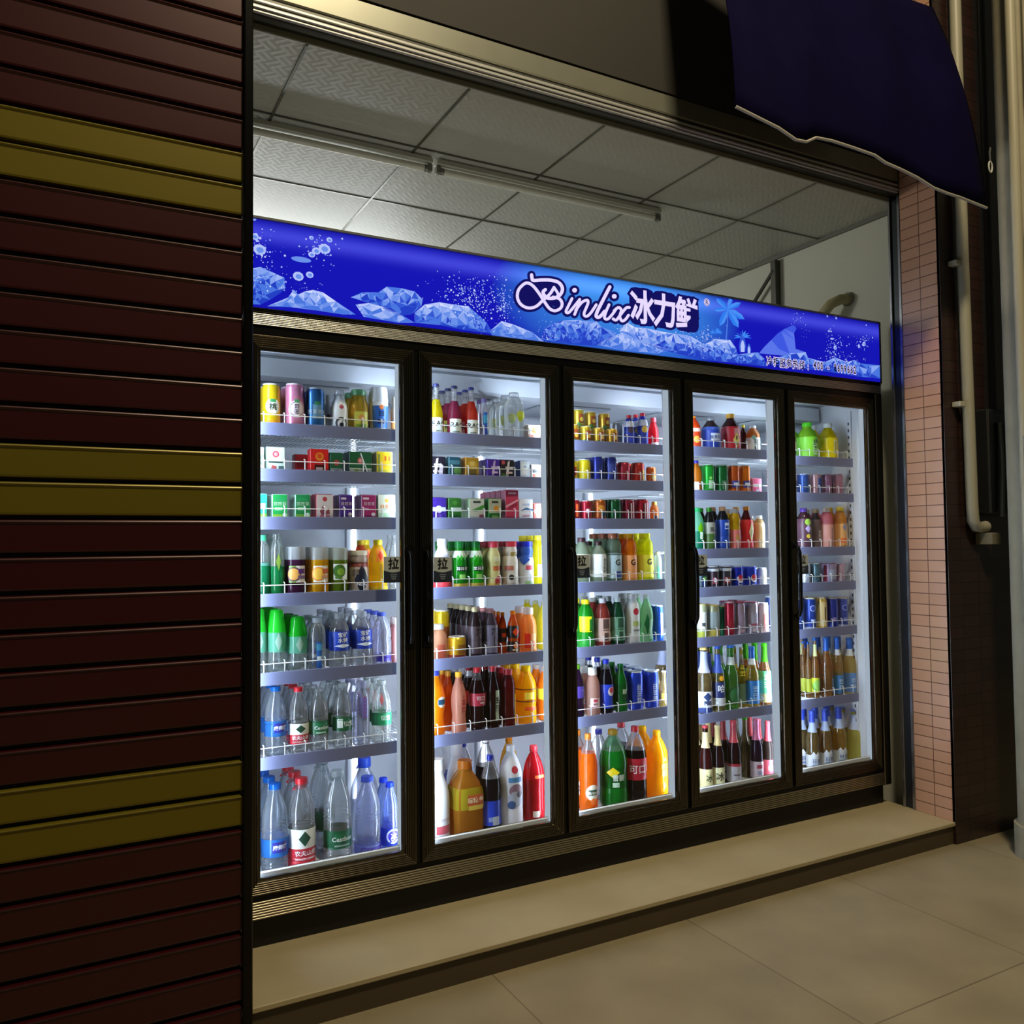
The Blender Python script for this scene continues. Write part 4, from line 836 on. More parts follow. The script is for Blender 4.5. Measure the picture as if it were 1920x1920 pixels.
row(0, 3, [
 ('straight', 478, 506, 1003, 'L:8fd8c8', 'o:3fae80', [('B', .02, .5, 'f:1f8a5a')], 'clear bottle with green sleeve at the left end', {'fill': .55, 'top': 'w:d8f0e8'}),
 ('straight', 506, 533, 1001, 'w:d4efe4', 'w:e0f2ec', [('B', .02, .48, 'f:1d8a4c'), ('P2',), ('R', .55, .10, .5, 'f:9ed85a'), ('R', .35, .12, .2, 'o:d8f0dc')][0:1]+[('W', .55, .14, .35, 'f:b4dc5a'), ('W', .35, .16, .25, 'f:2fa86a', .4)], 'clear bottle with green leaf sleeve'),
 ('jar', 534, 573, 1025, 'l:4c2044', 'f:dfe5ea', [('R', .44, .17, .85, 'e8e4e0'), ('R', .44, .17, .35, '6f9a3a', -.5), ('D', .44, .15, '5a3048', -.4), ('D', .44, .12, 'd8a050', -.4), ('R', .50, .05, .35, '5a2a7c', .4), ('R', .38, .03, .4, '6f5a86', .4)], 'purple juice jar with passion fruit label'),
 ('jar', 579, 616, 1026, 'l:eeb012', 'f:e0e5e6', [('R', .44, .17, .8, 'ece8dc'), ('D', .44, .15, 'e8902a', -.3), ('D', .44, .12, 'f4c04a', -.3), ('R', .50, .05, .35, 'd0683c', .45), ('R', .38, .03, .4, 'd89a7c', .4)], 'orange juice jar with orange-slice label'),
 ('jar', 616, 652, 1027, 'l:6f8a1e', 'f:d8e0d8', [('R', .48, .17, .8, 'e4e8dc'), ('D', .50, .14, '3c6a22', -.15), ('D', .48, .08, '7fa83a', -.02), ('R', .36, .03, .35, '4f7a30', -.25)], 'green juice jar with kiwi label'),
 ('yog2', 653, 692, 1032, 'o:a8968a', 'o:d6cdb4', [('B', .62, .72, '7d2a22'), ('W', .32, .36, .75, '181c30'), ('T', 'NESC', .22, .10, 'e8ecf4'), ('R', .50, .06, .3, '6a5a4c', -.6)], 'beige coffee bottle with black drop label', {'name': 'coffee_bottle'}),
 ('pet', 690, 726, 1012, 'l:f0c41c', 'o:f2d81c', [('R', .70, .12, .55, 'e8852a'), ('W', .70, .10, .3, 'd8401c'), ('R', .40, .14, .12, 'a8801c'), ('B', .02, .12, 'e0b81c'), ('R', .3, .1, .25, '8fb04a', .5)], 'yellow bottle with yellow cap and red motif'),
 ('pet', 662, 690, 1013, 'l:e86a2a', 'o:f0cc20', [], 'orange bottle behind the coffee bottle', {'y': .085, 'n': 1}),
 ('water', 728, 752, 1003, 'w:e0ecec', 'w:e6eef0', [], 'clear bottle at the right end', {'y': .04, 'n': 1}),
])
poc = [('B', .33, .68, '1f42b8'), ('W', .42, .035, .9, 'dfe8f4', .1), ('B', .33, .39, '1a38a8'), ('T', '宝矿', .62, .09, 'eef2fa', .05), ('T', '水特', .52, .09, 'eef2fa', .05)]
dom = [('B', .34, .645, 'f:7fd4b4'), ('W', .50, .14, .4, 'f:d4f2e4')]
row(0, 4, [
 ('dome', 470, 500, 1140, 'w:d4f0ea', 'l:2fc83a', dom, 'mint bottle with dome cap at the left end'),
 ('dome', 501, 536, 1142, 'w:d4f0ea', 'l:2fd83a', dom, 'tall mint bottle with bright green dome cap'),
 ('dome', 539, 576, 1155, 'w:d4f0ea', 'l:1fc02c', dom, 'shorter mint bottle with bright green dome cap'),
 ('straight', 578, 610, 1158, 'w:e0eef8', 'f:dfe9f2', [('R', .30, .25, .32, '2a5fae'), ('R', .45, .06, .32, '4a9ac8'), ('R', .25, .03, .25, 'd8e8f4')], 'clear bottle with narrow blue vertical label'),
 ('pet', 616, 655, 1150, 'w:dfeaf4', 'f:e9eff6', poc, 'clear bottle with blue wrap label, left one', {'n': 3}),
 ('pet', 658, 697, 1146, 'w:dfeaf4', 'f:e9eff6', poc, 'clear bottle with blue wrap label, right one', {'n': 3}),
 ('water', 696, 733, 1148, 'w:c4ccfa', 'l:6a80e8', [('R', .14, .06, .9, '3a2aa0'), ('T', 'Ganten', .16, .075, '3a2498')], 'lilac-blue water bottle with purple writing'),
 ('slim', 734, 752, 1158, 'l:d8a8a8', 'f:e8dcdc', [('R', .2, .1, .4, '3c4650')], 'pinkish bottle at the right end', {'n': 1}),
])
nong = [('B', .16, .30, 'c42434'), ('B', .30, .47, 'e6e8e4'), ('W', .385, .06, .5, '1f4a3a'), ('B', .465, .475, '3a4a44'), ('T', '农夫山泉', .255, .065, 'f2eef0'), ('T', 'NONGFU SPRING', .195, .03, 'f2eef0')]
cest = [('B', .28, .50, '17603c'), ('R', .40, .055, .7, '1f6f48', .2), ('T', 'Cestbon', .39, .075, 'e6f0ea', .15), ('R', .31, .012, .5, 'a8c8b4')]
cest2 = [('B', .28, .50, '17603c'), ('R', .40, .07, .28, 'd8e2dc', -.5), ('T', '怡宝', .39, .085, 'e6f0ea', .4)]
kang = [('B', .30, .52, 'f:3f8ae0'), ('R', .42, .065, .6, '2a2a86', .25), ('T', '康师傅', .42, .065, 'eaf2fc', .25)]
row(0, 5, [
 ('water', 496, 537, 1287, 'w:c4e0fa', 'l:1f86e8', kang, 'water bottle with bright blue cap and blue label'),
 ('water', 540, 578, 1288, 'w:e6eef0', 'o:d01f2c', nong, 'water bottle with red cap and red-white label', {'n': 3}),
 ('water', 578, 615, 1290, 'w:dcecea', 'w:e6eef0', cest, 'water bottle with dark green label', {'n': 3}),
 ('water', 622, 659, 1281, 'w:dcecea', 'f:e0eaee', cest2, 'water bottle with green label and barcode', {'n': 3}),
 ('straight', 660, 692, 1277, 'w:cdd4fa', 'f:d9dcf2', [('R', .60, .16, .35, 'l:a89ae8', .1), ('V', 'Ganten', .62, .055, 'a82a6c', .1)], 'tall clear bottle with purple vertical label'),
 ('water', 695, 732, 1276, 'w:e2f0ea', 'f:e6efee', [('B', .30, .50, '1f8a58'), ('R', .42, .05, .5, '2f9a68', .1), ('T', '怡宝', .42, .08, 'e6f4ea', .1), ('W', .72, .1, .25, 'c86a6c', -.3)], 'water bottle with lighter green label'),
])
row(0, 6, [
 ('water', 489, 541, 1468, 'w:b4d8fa', 'l:1f86e8', [('B', .20, .40, 'f:3f90e6'), ('R', .31, .06, .6, '2a2a86', .2), ('T', '康师傅', .31, .055, 'eaf2fc', .2)], 'large water bottle with blue cap and blue label'),
 ('water', 538, 591, 1458, 'w:e8f0f2', 'o:d01f2c', [('B', .02, .24, 'c42434'), ('B', .24, .46, 'e6e8e4'), ('W', .35, .085, .45, '1f4a3a'), ('B', .455, .465, '3a4a44'), ('T', '农夫山泉', .19, .062, 'f2eef0', .1), ('T', 'NONGFU SPRING', .125, .03, 'f2eef0', .1), ('R', .07, .012, .6, 'e8c8cc', .1)], 'large water bottle with red cap and carrying handle', {'handle': 1}),
 ('water', 605, 657, 1444, 'w:dfeeec', 'f:e0eaee', [('B', .16, .36, '17603c'), ('R', .28, .045, .6, '1f6f48', .1), ('T', 'Cestbon', .27, .07, 'e6f0ea', .1), ('R', .195, .01, .6, 'a8c8b4', .1)], 'large water bottle with green label and white cap', {'handle': 1}),
 ('water', 592, 618, 1434, 'w:dfeeec', 'f:e0eaee', [('B', .26, .46, '17603c')], 'large green-label water bottle set further back', {'y': .13, 'n': 1}),
 ('water', 659, 714, 1455, 'w:bcc8fa', 'l:5a78e8', [('B', .02, .16, 'f:9aa6f0'), ('T', 'Ganten', .09, .11, '4a2098', .1)], 'large violet-blue bottle with purple writing'),
 ('jug', 655, 708, 1420, 'w:b4c4fa', 'l:3a6ae8', [], 'big blue water jug with looped handle', {'y': .145, 'n': 0, 'handle': 1}),
 ('water', 709, 747, 1467, 'w:9fb8fa', 'l:1f4ae0', [('B', .10, .36, 'f:3a52d8'), ('D', .24, .11, 'c8d4f8', .1), ('D', .24, .085, '3a2aa8', .1), ('T', '冰', .24, .10, 'e0e6fa', .1)], 'dark-capped blue bottle at the right end'),
])
rao = lambda: [('R', .20, .15, .95, 'dde6e0'), ('T', 'RAO', .24, .13, '1f2c30', .15), ('R', .10, .012, .5, '8a9a94')]
row(1, 0, [
 ('rio', 807, 832, 720, 'L:e3cf0c', 'm:3a3f78', rao(), 'yellow cocktail bottle', {'n': 2, 'fill': .70, 'top': 'w:eaf0ee'}),
 ('rio', 840, 867, 724, 'L:a83a60', 'm:2c2f58', rao(), 'purple-red cocktail bottle', {'n': 2, 'fill': .70, 'top': 'w:eaeaf0'}),
 ('rio', 873, 898, 727, 'L:e0503a', 'm:3a3f78', rao(), 'coral red cocktail bottle', {'n': 2, 'fill': .72, 'top': 'w:f0eaea'}),
 ('straight', 901, 918, 748, 'w:dcd8f4', 'l:b4a8e0', [('R', .35, .30, .45, '2a5ab8'), ('R', .48, .1, .45, '3f9ac8'), ('R', .2, .12, .3, '3048a8')], 'slim clear bottle with blue vertical label'),
 ('straight', 950, 982, 737, 'w:eaf4f0', 'w:eef4f4', [('D', .52, .09, 'f:e4e84a', .3), ('D', .44, .05, 'f:d0dc3a', .25)], 'clear square bottle with yellow motif', {'sq': 5, 'n': 4}),
 ('box', 990, 1014, 797, 'e8e0d8', 'd8c8c0', [('D', .65, .18, 'e8903a'), ('B', .02, .4, 'd89a8c')], 'small white and orange carton at the right end', {'n': 0}),
])
row(1, 1, [
 ('box', 806, 835, 856, '1f1a28', '3a2a3c', [('P', [(-.25, .2), (-.1, .9), (.05, .95), (-.05, .15)], 'd6ccd4'), ('P', [(.05, .1), (.15, .7), (.35, .6), (.3, .05)], 'c4b8c8'), ('R', .62, .05, .5, 'd6ccd4'), ('R', .3, .05, .6, 'd6ccd4')], 'black carton with slanted white characters'),
 ('box', 842, 864, 857, '1f4a5c', '3a6a74', [('R', .75, .1, .8, '4a7a8c'), ('D', .35, .2, '5a8a4a', .2)], 'dark teal carton'),
 ('box', 873, 898, 858, 'a8842a', 'd8962a', [('D', .6, .25, 'c8a43a'), ('R', .3, .15, .6, '6a5a2a'), ('R', .7, .1, .3, 'e0c47a')], 'golden brown carton'),
 ('box', 914, 937, 861, '4a2a9c', '5a3ab0', [('P', [(-.2, .1), (0, .9), (.15, .95), (.0, .05)], 'c8b8e8'), ('R', .6, .05, .6, 'c8b8e8', .1), ('R', .35, .05, .5, 'd8c0e4', .1)], 'violet carton with slanted white characters'),
 ('box', 940, 964, 862, '22242a', '6a4a58', [('P', [(-.2, .05), (0, .9), (.15, .95), (.0, .0)], 'e0dce4'), ('R', .6, .05, .6, 'd4ccd4', .1), ('R', .35, .05, .5, 'd8c0c4', .1), ('D', .85, .1, 'c04a5c', -.35), ('D', .2, .12, '5a9a3a', -.35)], 'black carton with slanted white characters and leaf'),
 ('box', 975, 993, 864, 'd4dfe8', '2f5a9c', [('R', .55, .25, .5, 'eaf0f4'), ('R', .7, .05, .3, '8fb0cc'), ('B', .02, .15, '4a7aa8')], 'white and blue carton'),
 ('box', 996, 1014, 871, 'dcd6d0', 'c8b8a8', [('R', .6, .12, .7, '4a4a50'), ('R', .3, .1, .7, 'c86a4a')], 'beige carton at the right end', {'n': 0}),
])
row(1, 2, [
 ('box', 808, 837, 933, '3a2488', '5a3a9c', [('D', .5, .16, 'd8ccec'), ('R', .5, .09, .9, 'cfd8d8'), ('D', .2, .12, '6a4ab0')], 'purple carton with oval emblem'),
 ('box', 841, 865, 934, '2f6a2a', '3f7a34', [('R', .5, .09, .8, 'b9ccc4', .1), ('D', .8, .1, '4a8a3a'), ('R', .2, .12, .5, '1f5a2a')], 'green carton with oval emblem'),
 ('box', 880, 908, 935, 'c8cec4', '9ab88a', [('R', .85, .05, .5, '3a4440'), ('P', [(-.5, .45), (.1, .62), (.5, .75), (.5, .55), (0, .42)], '3f8a34'), ('R', .18, .12, .3, '8a4a5a', .3)], 'white carton with green wave'),
 ('box', 916, 940, 935, 'b4b8a4', '3aa04a', [('R', .85, .05, .5, '3a4440'), ('D', .55, .14, 'd8942a', .1), ('B', .02, .36, '1f6a34'), ('R', .2, .05, .5, '8fb45a')], 'green carton with orange fruit'),
 ('box', 948, 972, 919, 'c43a5c', 'd87a94', [('P', [(-.5, .5), (.5, .72), (.5, .66), (-.5, .42)], 'e8a4b8'), ('R', .9, .03, .6, 'e8c0cc'), ('P', [(-.3, .35), (.4, .5), (.35, .62), (-.25, .48)], '9a2440'), ('B', .0, .12, '9a2040')], 'tall pink carton', {'n': 4}),
 ('box', 973, 999, 936, 'e4e6ee', 'd4d8e2', [('P', [(-.5, .45), (0, .62), (.5, .55), (.5, .48), (0, .52)], '2f6a9c'), ('R', .25, .05, .5, 'c8a0b4'), ('R', .75, .05, .5, 'b8c4d8')], 'white carton with blue wave'),
 ('box', 1000, 1016, 944, 'c8584a', 'b44a40', [('R', .55, .1, .8, 'e8d8d0')], 'red carton at the right end', {'n': 0}),
])
gj = [('B', .03, .12, 'b49a3a'), ('R', .43, .05, .6, '1a1f1c', .1), ('M', 3, .43, .075, 'e4ece4', .1, 0), ('R', .26, .05, .4, '8fcf6a', .1), ('B', .66, .80, 'd4e4d8'), ('W', .66, .06, .25, '2fa02c', 0), ('W', .66, .06, .25, '2fa02c', .5), ('W', .66, .06, .25, '2fa02c', -.5)]
row(1, 3, [
 ('milk', 812, 846, 1010, 'o:e8ebf4', 'o:e6eaf6', [('R', .66, .03, .8, 'a8acc4'), ('B', .03, .16, 'c83a44')], 'white milk bottle beside the pull sticker', {'n': 0}),
 ('milk', 846, 875, 1015, 'l:1fa024', 'l:2fa04c', gj, 'green bottle with white collar, left of the pair', {'n': 3}),
 ('milk', 878, 906, 1015, 'l:2cbc22', 'l:2fa04c', gj, 'green bottle with white collar, right of the pair', {'n': 3}),
 ('yog', 911, 938, 1015, 'o:cfc98a', 'o:c8384a', [('R', .42, .05, .6, 'c06a3a', .2), ('R', .62, .05, .5, 'dfe0c0', .2), ('D', .14, .13, 'b8343c', .7), ('B', .02, .1, 'd8b048')], 'yellow yoghurt bottle with red cap', {'n': 2}),
 ('yog2', 940, 971, 1015, 'o:dcd6cc', 'o:c83040', [('R', .72, .045, .5, 'a8924a', .2), ('R', .42, .05, .55, 'b46a5a', -.5), ('D', .22, .06, '2a2c28', -.2), ('B', .03, .1, 'c8c0b8')], 'cream yoghurt bottle with red cap', {'n': 2}),
 ('yog2', 970, 1000, 1015, 'o:e2e5ec', 'o:1f2cc8', [('B', .64, .90, '2a55b0'), ('W', .60, .12, .8, '2a55b0', -.6), ('R', .42, .05, .5, 'd05a6a', .1), ('R', .08, .05, .6, 'a8c88a', .1)], 'white yoghurt bottle with dark blue cap', {'n': 1}),
 ('straight', 994, 1020, 1004, 'l:e8dc1c', 'o:f0e02a', [('R', .3, .12, .4, 'd8dcc8')], 'tall yellow bottle at the right end', {'y': .05, 'n': 2}),
])
cha = lambda c: [('V', '茶', .50, .16, c, .25), ('R', .34, .13, .07, c, .25)]
row(1, 4, [
 ('slim', 806, 837, 1170, 'L:e0b090', 'f:dfe6ee', [('R', .25, .2, .5, 'f:c8705a')], 'small clear bottle of peach drink', {'n': 0}),
 ('can', 837, 872, 1193, 'm:c49a1c', 'd0d0cc', [('R', .45, .2, .5, '8a5a1a', .3), ('B', .0, .2, '7a2a1c')], 'gold can standing in front of the dark tea', {'n': 0}),
 ('can', 812, 842, 1143, 'm:d8b41c', 'd0d0cc', [('R', .45, .2, .5, '8a4a1a', .3)], 'taller gold can behind the peach drink', {'y': .075, 'n': 1, 'name': 'drink_can'}),
 ('pet', 876, 902, 1138, 'l:3a2a2e', 'o:d8c89a', [('B', .08, .62, '4a3c44'), ('V', '茶', .50, .16, '17131a', .25), ('R', .3, .12, .07, '17131a', .25)], 'dark tea bottle with cream cap', {'n': 4}),
 ('pet', 904, 931, 1141, 'l:5a4a58', 'f:d8a0a0', [('B', .08, .66, '6a6478'), ('V', '茶', .52, .16, '1c1620', .25), ('R', .32, .12, .07, '1c1620', .25)], 'grey tea bottle with pink cap', {'n': 4}),
 ('contour', 931, 950, 1148, 'l:c8501c', 'l:e89a1c', [('B', .3, .62, '2c1a14'), ('R', .46, .05, .5, 'c83c1c')], 'orange and black bottle, half hidden', {'y': .03, 'n': 2}),
 ('contour', 947, 973, 1145, 'l:d8621c', 'l:f0a01c', [('B', .38, .66, '1f1612'), ('W', .52, .1, .6, 'd0401c', .1), ('B', .06, .30, '1f1612'), ('D', .2, .06, 'd8702a', .15), ('R', .11, .02, .5, 'd8c0a8')], 'orange and black bottle with flame label', {'n': 2}),
 ('slim', 973, 1004, 1139, 'l:e0924a', 'f:e4dcd8', [('R', .28, .16, .35, 'f:d84a3c', -.5), ('R', .26, .18, .35, 'f:e8c48a', .3), ('R', .22, .06, .12, 'b8543c', .3)], 'peach tea bottle with white cap', {'n': 1}),
 ('big', 1003, 1034, 1128, 'l:e0d02c', 'f:e8e8c8', [('R', .2, .1, .6, 'f:d8c82c')], 'large yellow bottle at the right end', {'y': .06, 'n': 2}),
])
row(1, 5, [
 ('contour', 796, 832, 1256, 'l:f59a12', 'o:2a3aa8', [('D', .52, .085, 'e8e4dc', .5), ('R', .52, .04, .5, '1f4a6a', .5)], 'blue-capped orange soda at the left end', {'n': 0}),
 ('contour', 826, 850, 1258, 'l:e8701c', 'o:e8b02a', [], 'orange drink bottle behind the peach bottle', {'y': .065, 'n': 2}),
 ('contour', 843, 872, 1260, 'l:e0a088', 'o:f0b42c', [('M', 2, .45, .1, 'a02c2c', .35, 1), ('R', .55, .08, .07, 'a02c2c', .4)], 'peach bottle with red vertical writing', {'n': 1}),
 ('contour', 876, 908, 1251, 'l:2a0c10', 'o:c02434', [('B', .40, .60, 'a0283c'), ('T', '可口', .52, .075, 'e4ccd0', .1), ('R', .45, .012, .3, 'e4ccd0', .3)], 'cola bottle with red label and red cap', {'fill': .80, 'top': 'w:d4d4dc'}),
 ('contour', 908, 934, 1249, 'l:2c0a10', 'o:b82838', [('R', .38, .24, .38, 'a8b49c', .45), ('M', 2, .40, .12, '1c2420', .45, 1)], 'dark drink bottle with pale vertical strip', {'n': 2}),
 ('straight', 936, 963, 1255, 'l:6a0f18', 'o:c02c3c', [('R', .30, .27, .12, 'c8b02c', .85)], 'dark red tea bottle with red cap', {'n': 2}),
 ('pet', 963, 1002, 1248, 'l:f0b40c', 'l:f4d80c', [('B', .60, .62, '6a3a0c'), ('B', .395, .415, '6a3a0c'), ('R', .50, .06, .5, 'f4d84a'), ('R', .28, .03, .6, 'd8501c', .1)], 'bright yellow ribbed bottle with yellow cap', {'n': 2}),
 ('contour', 1003, 1034, 1250, 'l:e8861c', 'f:e8e4e0', [('B', .4, .6, 'c8c02c')], 'orange bottle at the right end', {'y': .03, 'n': 1}),
])
row(1, 6, [
 ('milk', 790, 839, 1423, 'o:dfe1e6', 'o:e6e6ea', [('R', .16, .05, .6, 'b04a54', .3), ('R', .28, .02, .7, 'c8bcc4', .2), ('R', .07, .02, .6, 'c8b0b4', .2)], 'white bottle with red writing, left end', {'n': 1}),
 ('milk', 833, 872, 1394, 'o:e2e5ee', 'o:e6e8f0', [('R', .55, .05, .5, '5a6ab8', -.2), ('R', .44, .02, .5, '8a94c8', -.2), ('R', .62, .02, .4, '7a88c4', -.2)], 'white drink bottle with blue writing, set back', {'y': .125, 'n': 1}),
 ('jug', 838, 897, 1425, 'L:d08c2c', 'l:d8862a', [('B', .38, .66, 'f:ccc236'), ('R', .50, .07, .5, 'b8542a', .25), ('T', '橙粒多', .50, .075, 'ecdcb8', .25), ('R', .40, .03, .45, 'd0b44a', .25)], 'amber square juice bottle with yellow label', {'sq': 4.5, 'n': 1}),
 ('big', 896, 934, 1415, 'l:160f1c', 'o:1f2cb4', [('B', .10, .42, '1f3cb8'), ('R', .16, .055, .35, 'b8c4d4', .2), ('R', .18, .03, .2, '8fa4d8', -.35)], 'large cola bottle with blue cap and blue label', {'fill': .70, 'top': 'w:d4d8e2'}),
 ('big', 888, 926, 1383, 'l:1a1220', 'w:dfe4f0', [('B', .12, .4, '2436a8')], 'large dark bottle behind the blue-capped cola', {'y': .14, 'n': 0, 'fill': .66, 'top': 'w:d4d8e2'}),
 ('big', 930, 975, 1397, 'o:dcdde4', 'o:e2e4ea', [('D', .72, .045, 'c03444', .05), ('R', .60, .03, .6, '4a86b8', .05), ('D', .46, .09, '8a6a78', .1), ('D', .36, .10, 'b0b8cc', .0), ('D', .30, .05, '3f5a8c', -.3), ('D', .42, .04, '4a4450', .4)], 'white milk drink bottle with red heart'),
 ('big', 932, 968, 1380, 'l:e8b83a', 'l:f0a42a', [], 'bottle with orange cap behind the milk drink', {'y': .14, 'n': 0}),
 ('big', 975, 1016, 1398, 'l:c01424', 'o:d81828', [('B', .10, .58, 'f:b01622'), ('R', .62, .02, .5, 'd8602c', .2), ('R', .14, .04, .3, 'b8b0a0', -.2)], 'large red bottle with red cap', {'n': 1}),
])
gc = [('R', .5, .25, .55, '9a4a1c', .35), ('D', .45, .12, 'e0c048', .35), ('B', .0, .16, '5a6a2c'), ('R', .2, .06, .3, '3c7a34', -.2)]
cola = [('B', .40, .62, 'b01c30'), ('T', '可口', .53, .09, 'f0dde0', .2)]
row(2, 0, [
 ('can', 1066, 1088, 797, 'm:b89a2a', 'c8c4b0', gc, 'gold can at the left end', {'n': 1, 'stack': 'gold can on the upper tier, first of four'}),
 ('can', 1089, 1111, 800, 'm:b8a02a', 'c8c4b0', gc, 'gold can second from the left end', {'n': 1, 'stack': 'gold can on the upper tier, second of four'}),
 ('can', 1112, 1136, 803, 'm:b89428', 'c8c4b0', gc, 'gold can third from the left end', {'n': 1, 'stack': 'gold can on the upper tier, third of four'}),
 ('can', 1138, 1161, 805, 'm:c09428', 'c8c4b0', gc, 'gold can fourth from the left end', {'n': 1, 'stack': 'gold can on the upper tier, last of four'}),
 ('pet', 1173, 1192, 779, 'l:3448b8', 'o:d01c34', [('B', .1, .5, '3040b0'), ('D', .52, .10, '4a3a50', .1), ('B', .62, .80, 'b8bcd0')], 'small blue-silver bottle with red cap, left one'),
 ('pet', 1198, 1218, 775, 'l:3448b8', 'o:d81c30', [('B', .1, .5, '3444b4'), ('D', .52, .10, 'c8a84a', .1), ('B', .62, .80, 'b8bcd0')], 'small blue-silver bottle with red cap, right one'),
 ('milk', 1218, 1238, 784, 'l:d02c3c', 'o:d84450', [('R', .1, .08, .8, 'd8c0c8')], 'pinkish red bottle at the right end', {'n': 0}),
 ('can', 1151, 1170, 793, 'm:9aa0aa', 'c8ccd0', [], 'silver can behind the blue bottles', {'y': .06, 'n': 0}),
])
row(2, 1, [
 ('can', 1062, 1084, 864, 'm:c8a81c', 'd0d0c8', [('R', .5, .2, .5, '7a2418', .2)], 'yellow can with dark label at the left end'),
 ('can', 1085, 1109, 862, 'm:d8c41c', 'd4d4cc', [('R', .4, .25, .3, 'a89a1c', -.6)], 'plain yellow can', {'n': 1}),
 ('can', 1110, 1132, 856, 'm:2c3590', 'b8bcd0', [('R', .5, .2, .4, '1f2660', .1)], 'dark blue can, left of the pair'),
 ('can', 1134, 1158, 857, 'm:353f8a', 'b8bcd0', [('R', .5, .22, .45, '3a468c', -.2)], 'dark blue can, right of the pair'),
 ('can', 1159, 1183, 867, 'm:a82c40', 'd0bcc0', [('R', .4, .12, .5, '8a2034', -.1)], 'crimson can'),
 ('can', 1185, 1210, 868, 'm:b8342c', 'd4c0bc', [('R', .4, .25, .3, 'd8b04a', .7)], 'red can with gold strip'),
 ('can', 1213, 1232, 876, 'm:c8602c', 'd4c0bc', [('R', .4, .1, .5, 'c8a83a', .2)], 'orange can at the right end', {'n': 0}),
])
stripe = [('R', .5, .45, .10, 'd8c0cc', .15), ('R', .5, .45, .10, '3a1624', -.15), ('R', .5, .45, .10, 'd8c0cc', .5)]
row(2, 2, [
 ('can', 1064, 1088, 937, 'm:8a1420', 'c8b4b8', [('R', .5, .3, .2, 'c05a2c', .3)], 'dark red can at the left end'),
 ('can', 1088, 1110, 939, 'm:98182c', 'ccb8bc', [('D', .5, .12, 'd0a0a8', .1)], 'red can second from the left end'),
 ('can', 1112, 1137, 937, 'm:a0501c', 'c8b49c', [('D', .6, .15, 'c8842a', .0), ('D', .35, .14, '1f3444', .4), ('B', 0, .18, '8a2420')], 'orange brown can with round motif'),
 ('can', 1139, 1165, 936, 'm:14522c', 'a8b8ac', [('R', .4, .1, .5, '0f4424', .0)], 'dark green can'),
 ('can', 1166, 1191, 936, 'm:8a1a34', 'c8b4bc', stripe, 'crimson can with pale stripes'),
 ('can', 1192, 1217, 936, 'm:b81a30', 'd0b8bc', stripe, 'bright red can with pale stripes'),
 ('slim', 1219, 1236, 941, 'l:c87a3a', 'o:d8b04a', [('R', .2, .1, .5, '2a2a30')], 'small amber bottle at the right end', {'n': 0}),
])
gat = lambda c: [('B', .10, .56, c), ('T', 'G', .42, .17, '2a2420', .22)]
row(2, 3, [
 ('pet', 1074, 1106, 1008, 'L:a8b8a0', 'o:3a1a20', [('B', .2, .64, 'e0e4e0'), ('T', '天', .58, .08, '2a2c2c', .4)], 'tea bottle with dark cap behind the pull sticker', {'n': 1}),
 ('pet', 1106, 1136, 1015, 'L:b8c8b0', 'o:3c1c22', [('B', .16, .70, 'e0e4e4'), ('V', '东方树叶', .42, .085, '2a3028', .6)], 'pale tea bottle with white label and dark cap', {'n': 1}),
 ('gator', 1135, 1165, 1000, 'L:8aa890', 'o:8a4a2c', gat('a8c0c8')+[('B', .58, .60, '6a8890'), ('R', .18, .06, .45, '2a4a9a', .4)], 'grey-green sports drink bottle with brown cap', {'n': 2}),
 ('gator', 1165, 1193, 1001, 'l:f0860c', 'l:f0c01c', gat('f0a468')+[('B', .02, .10, 'e89a4a')], 'orange sports drink bottle with yellow cap', {'n': 2}),
 ('gator', 1193, 1224, 1000, 'l:e8ea12', 'l:f0ea1c', gat('ece84a'), 'lemon yellow sports drink bottle', {'n': 2}),
 ('straight', 1225, 1240, 1035, 'L:d8e4d4', 'o:e8eef0', [('R', .3, .2, .6, '6ac0a8')], 'pale bottle at the right end', {'n': 0}),
])
tea = lambda c, t: [('B', .12, .60, c), ('R', .46, .12, .45, t, .2), ('R', .22, .08, .3, t, .2)]
row(2, 4, [
 ('pet', 1080, 1112, 1124, 'l:1fa026', 'o:f0e01c', [('R', .50, .16, .8, 'e4e41c', -.3), ('R', .48, .12, .35, '1f7a2c', .5), ('B', .02, .2, '1c8a2c')], 'green bottle with yellow label and yellow cap', {'n': 1}),
 ('pet', 1113, 1142, 1122, 'l:a8443c', 'o:d8d8e0', tea('c8a498', '5a4440'), 'reddish tea bottle with white cap', {'n': 2}),
 ('pet', 1141, 1169, 1120, 'l:1f5a3c', 'o:c8d4d8', tea('6a9a80', '2a5440'), 'dark green tea bottle with pale cap', {'n': 2}),
 ('straight', 1169, 1197, 1114, 'o:d4d8d8', 'o:dfe0e8', [('D', .66, .07, 'b83040', .25), ('R', .42, .05, .5, 'a8b86a', .2), ('T', 'coco', .30, .075, '3a3f3c', .25), ('B', .02, .06, 'b8bcb8')], 'white coconut drink bottle with red emblem', {'n': 1}),
 ('contour', 1197, 1222, 1115, 'L:a8d8a8', 'f:dfe8e0', [('W', .40, .22, .5, 'f:2f7a4c', -.2), ('R', .3, .2, .3, 'f:c8e8d4', .4)], 'pale green shaped bottle', {'n': 2}),
 ('can', 1225, 1241, 1135, 'm:2a55b8', 'c4cce0', [('R', .5, .3, .3, 'd8dff0', .3)], 'blue and white can at the right end', {'n': 2}),
])
blc = [('R', .44, .26, .26, '4a66c8', .2), ('M', 3, .44, .14, 'c4d0f0', .2, 1)]
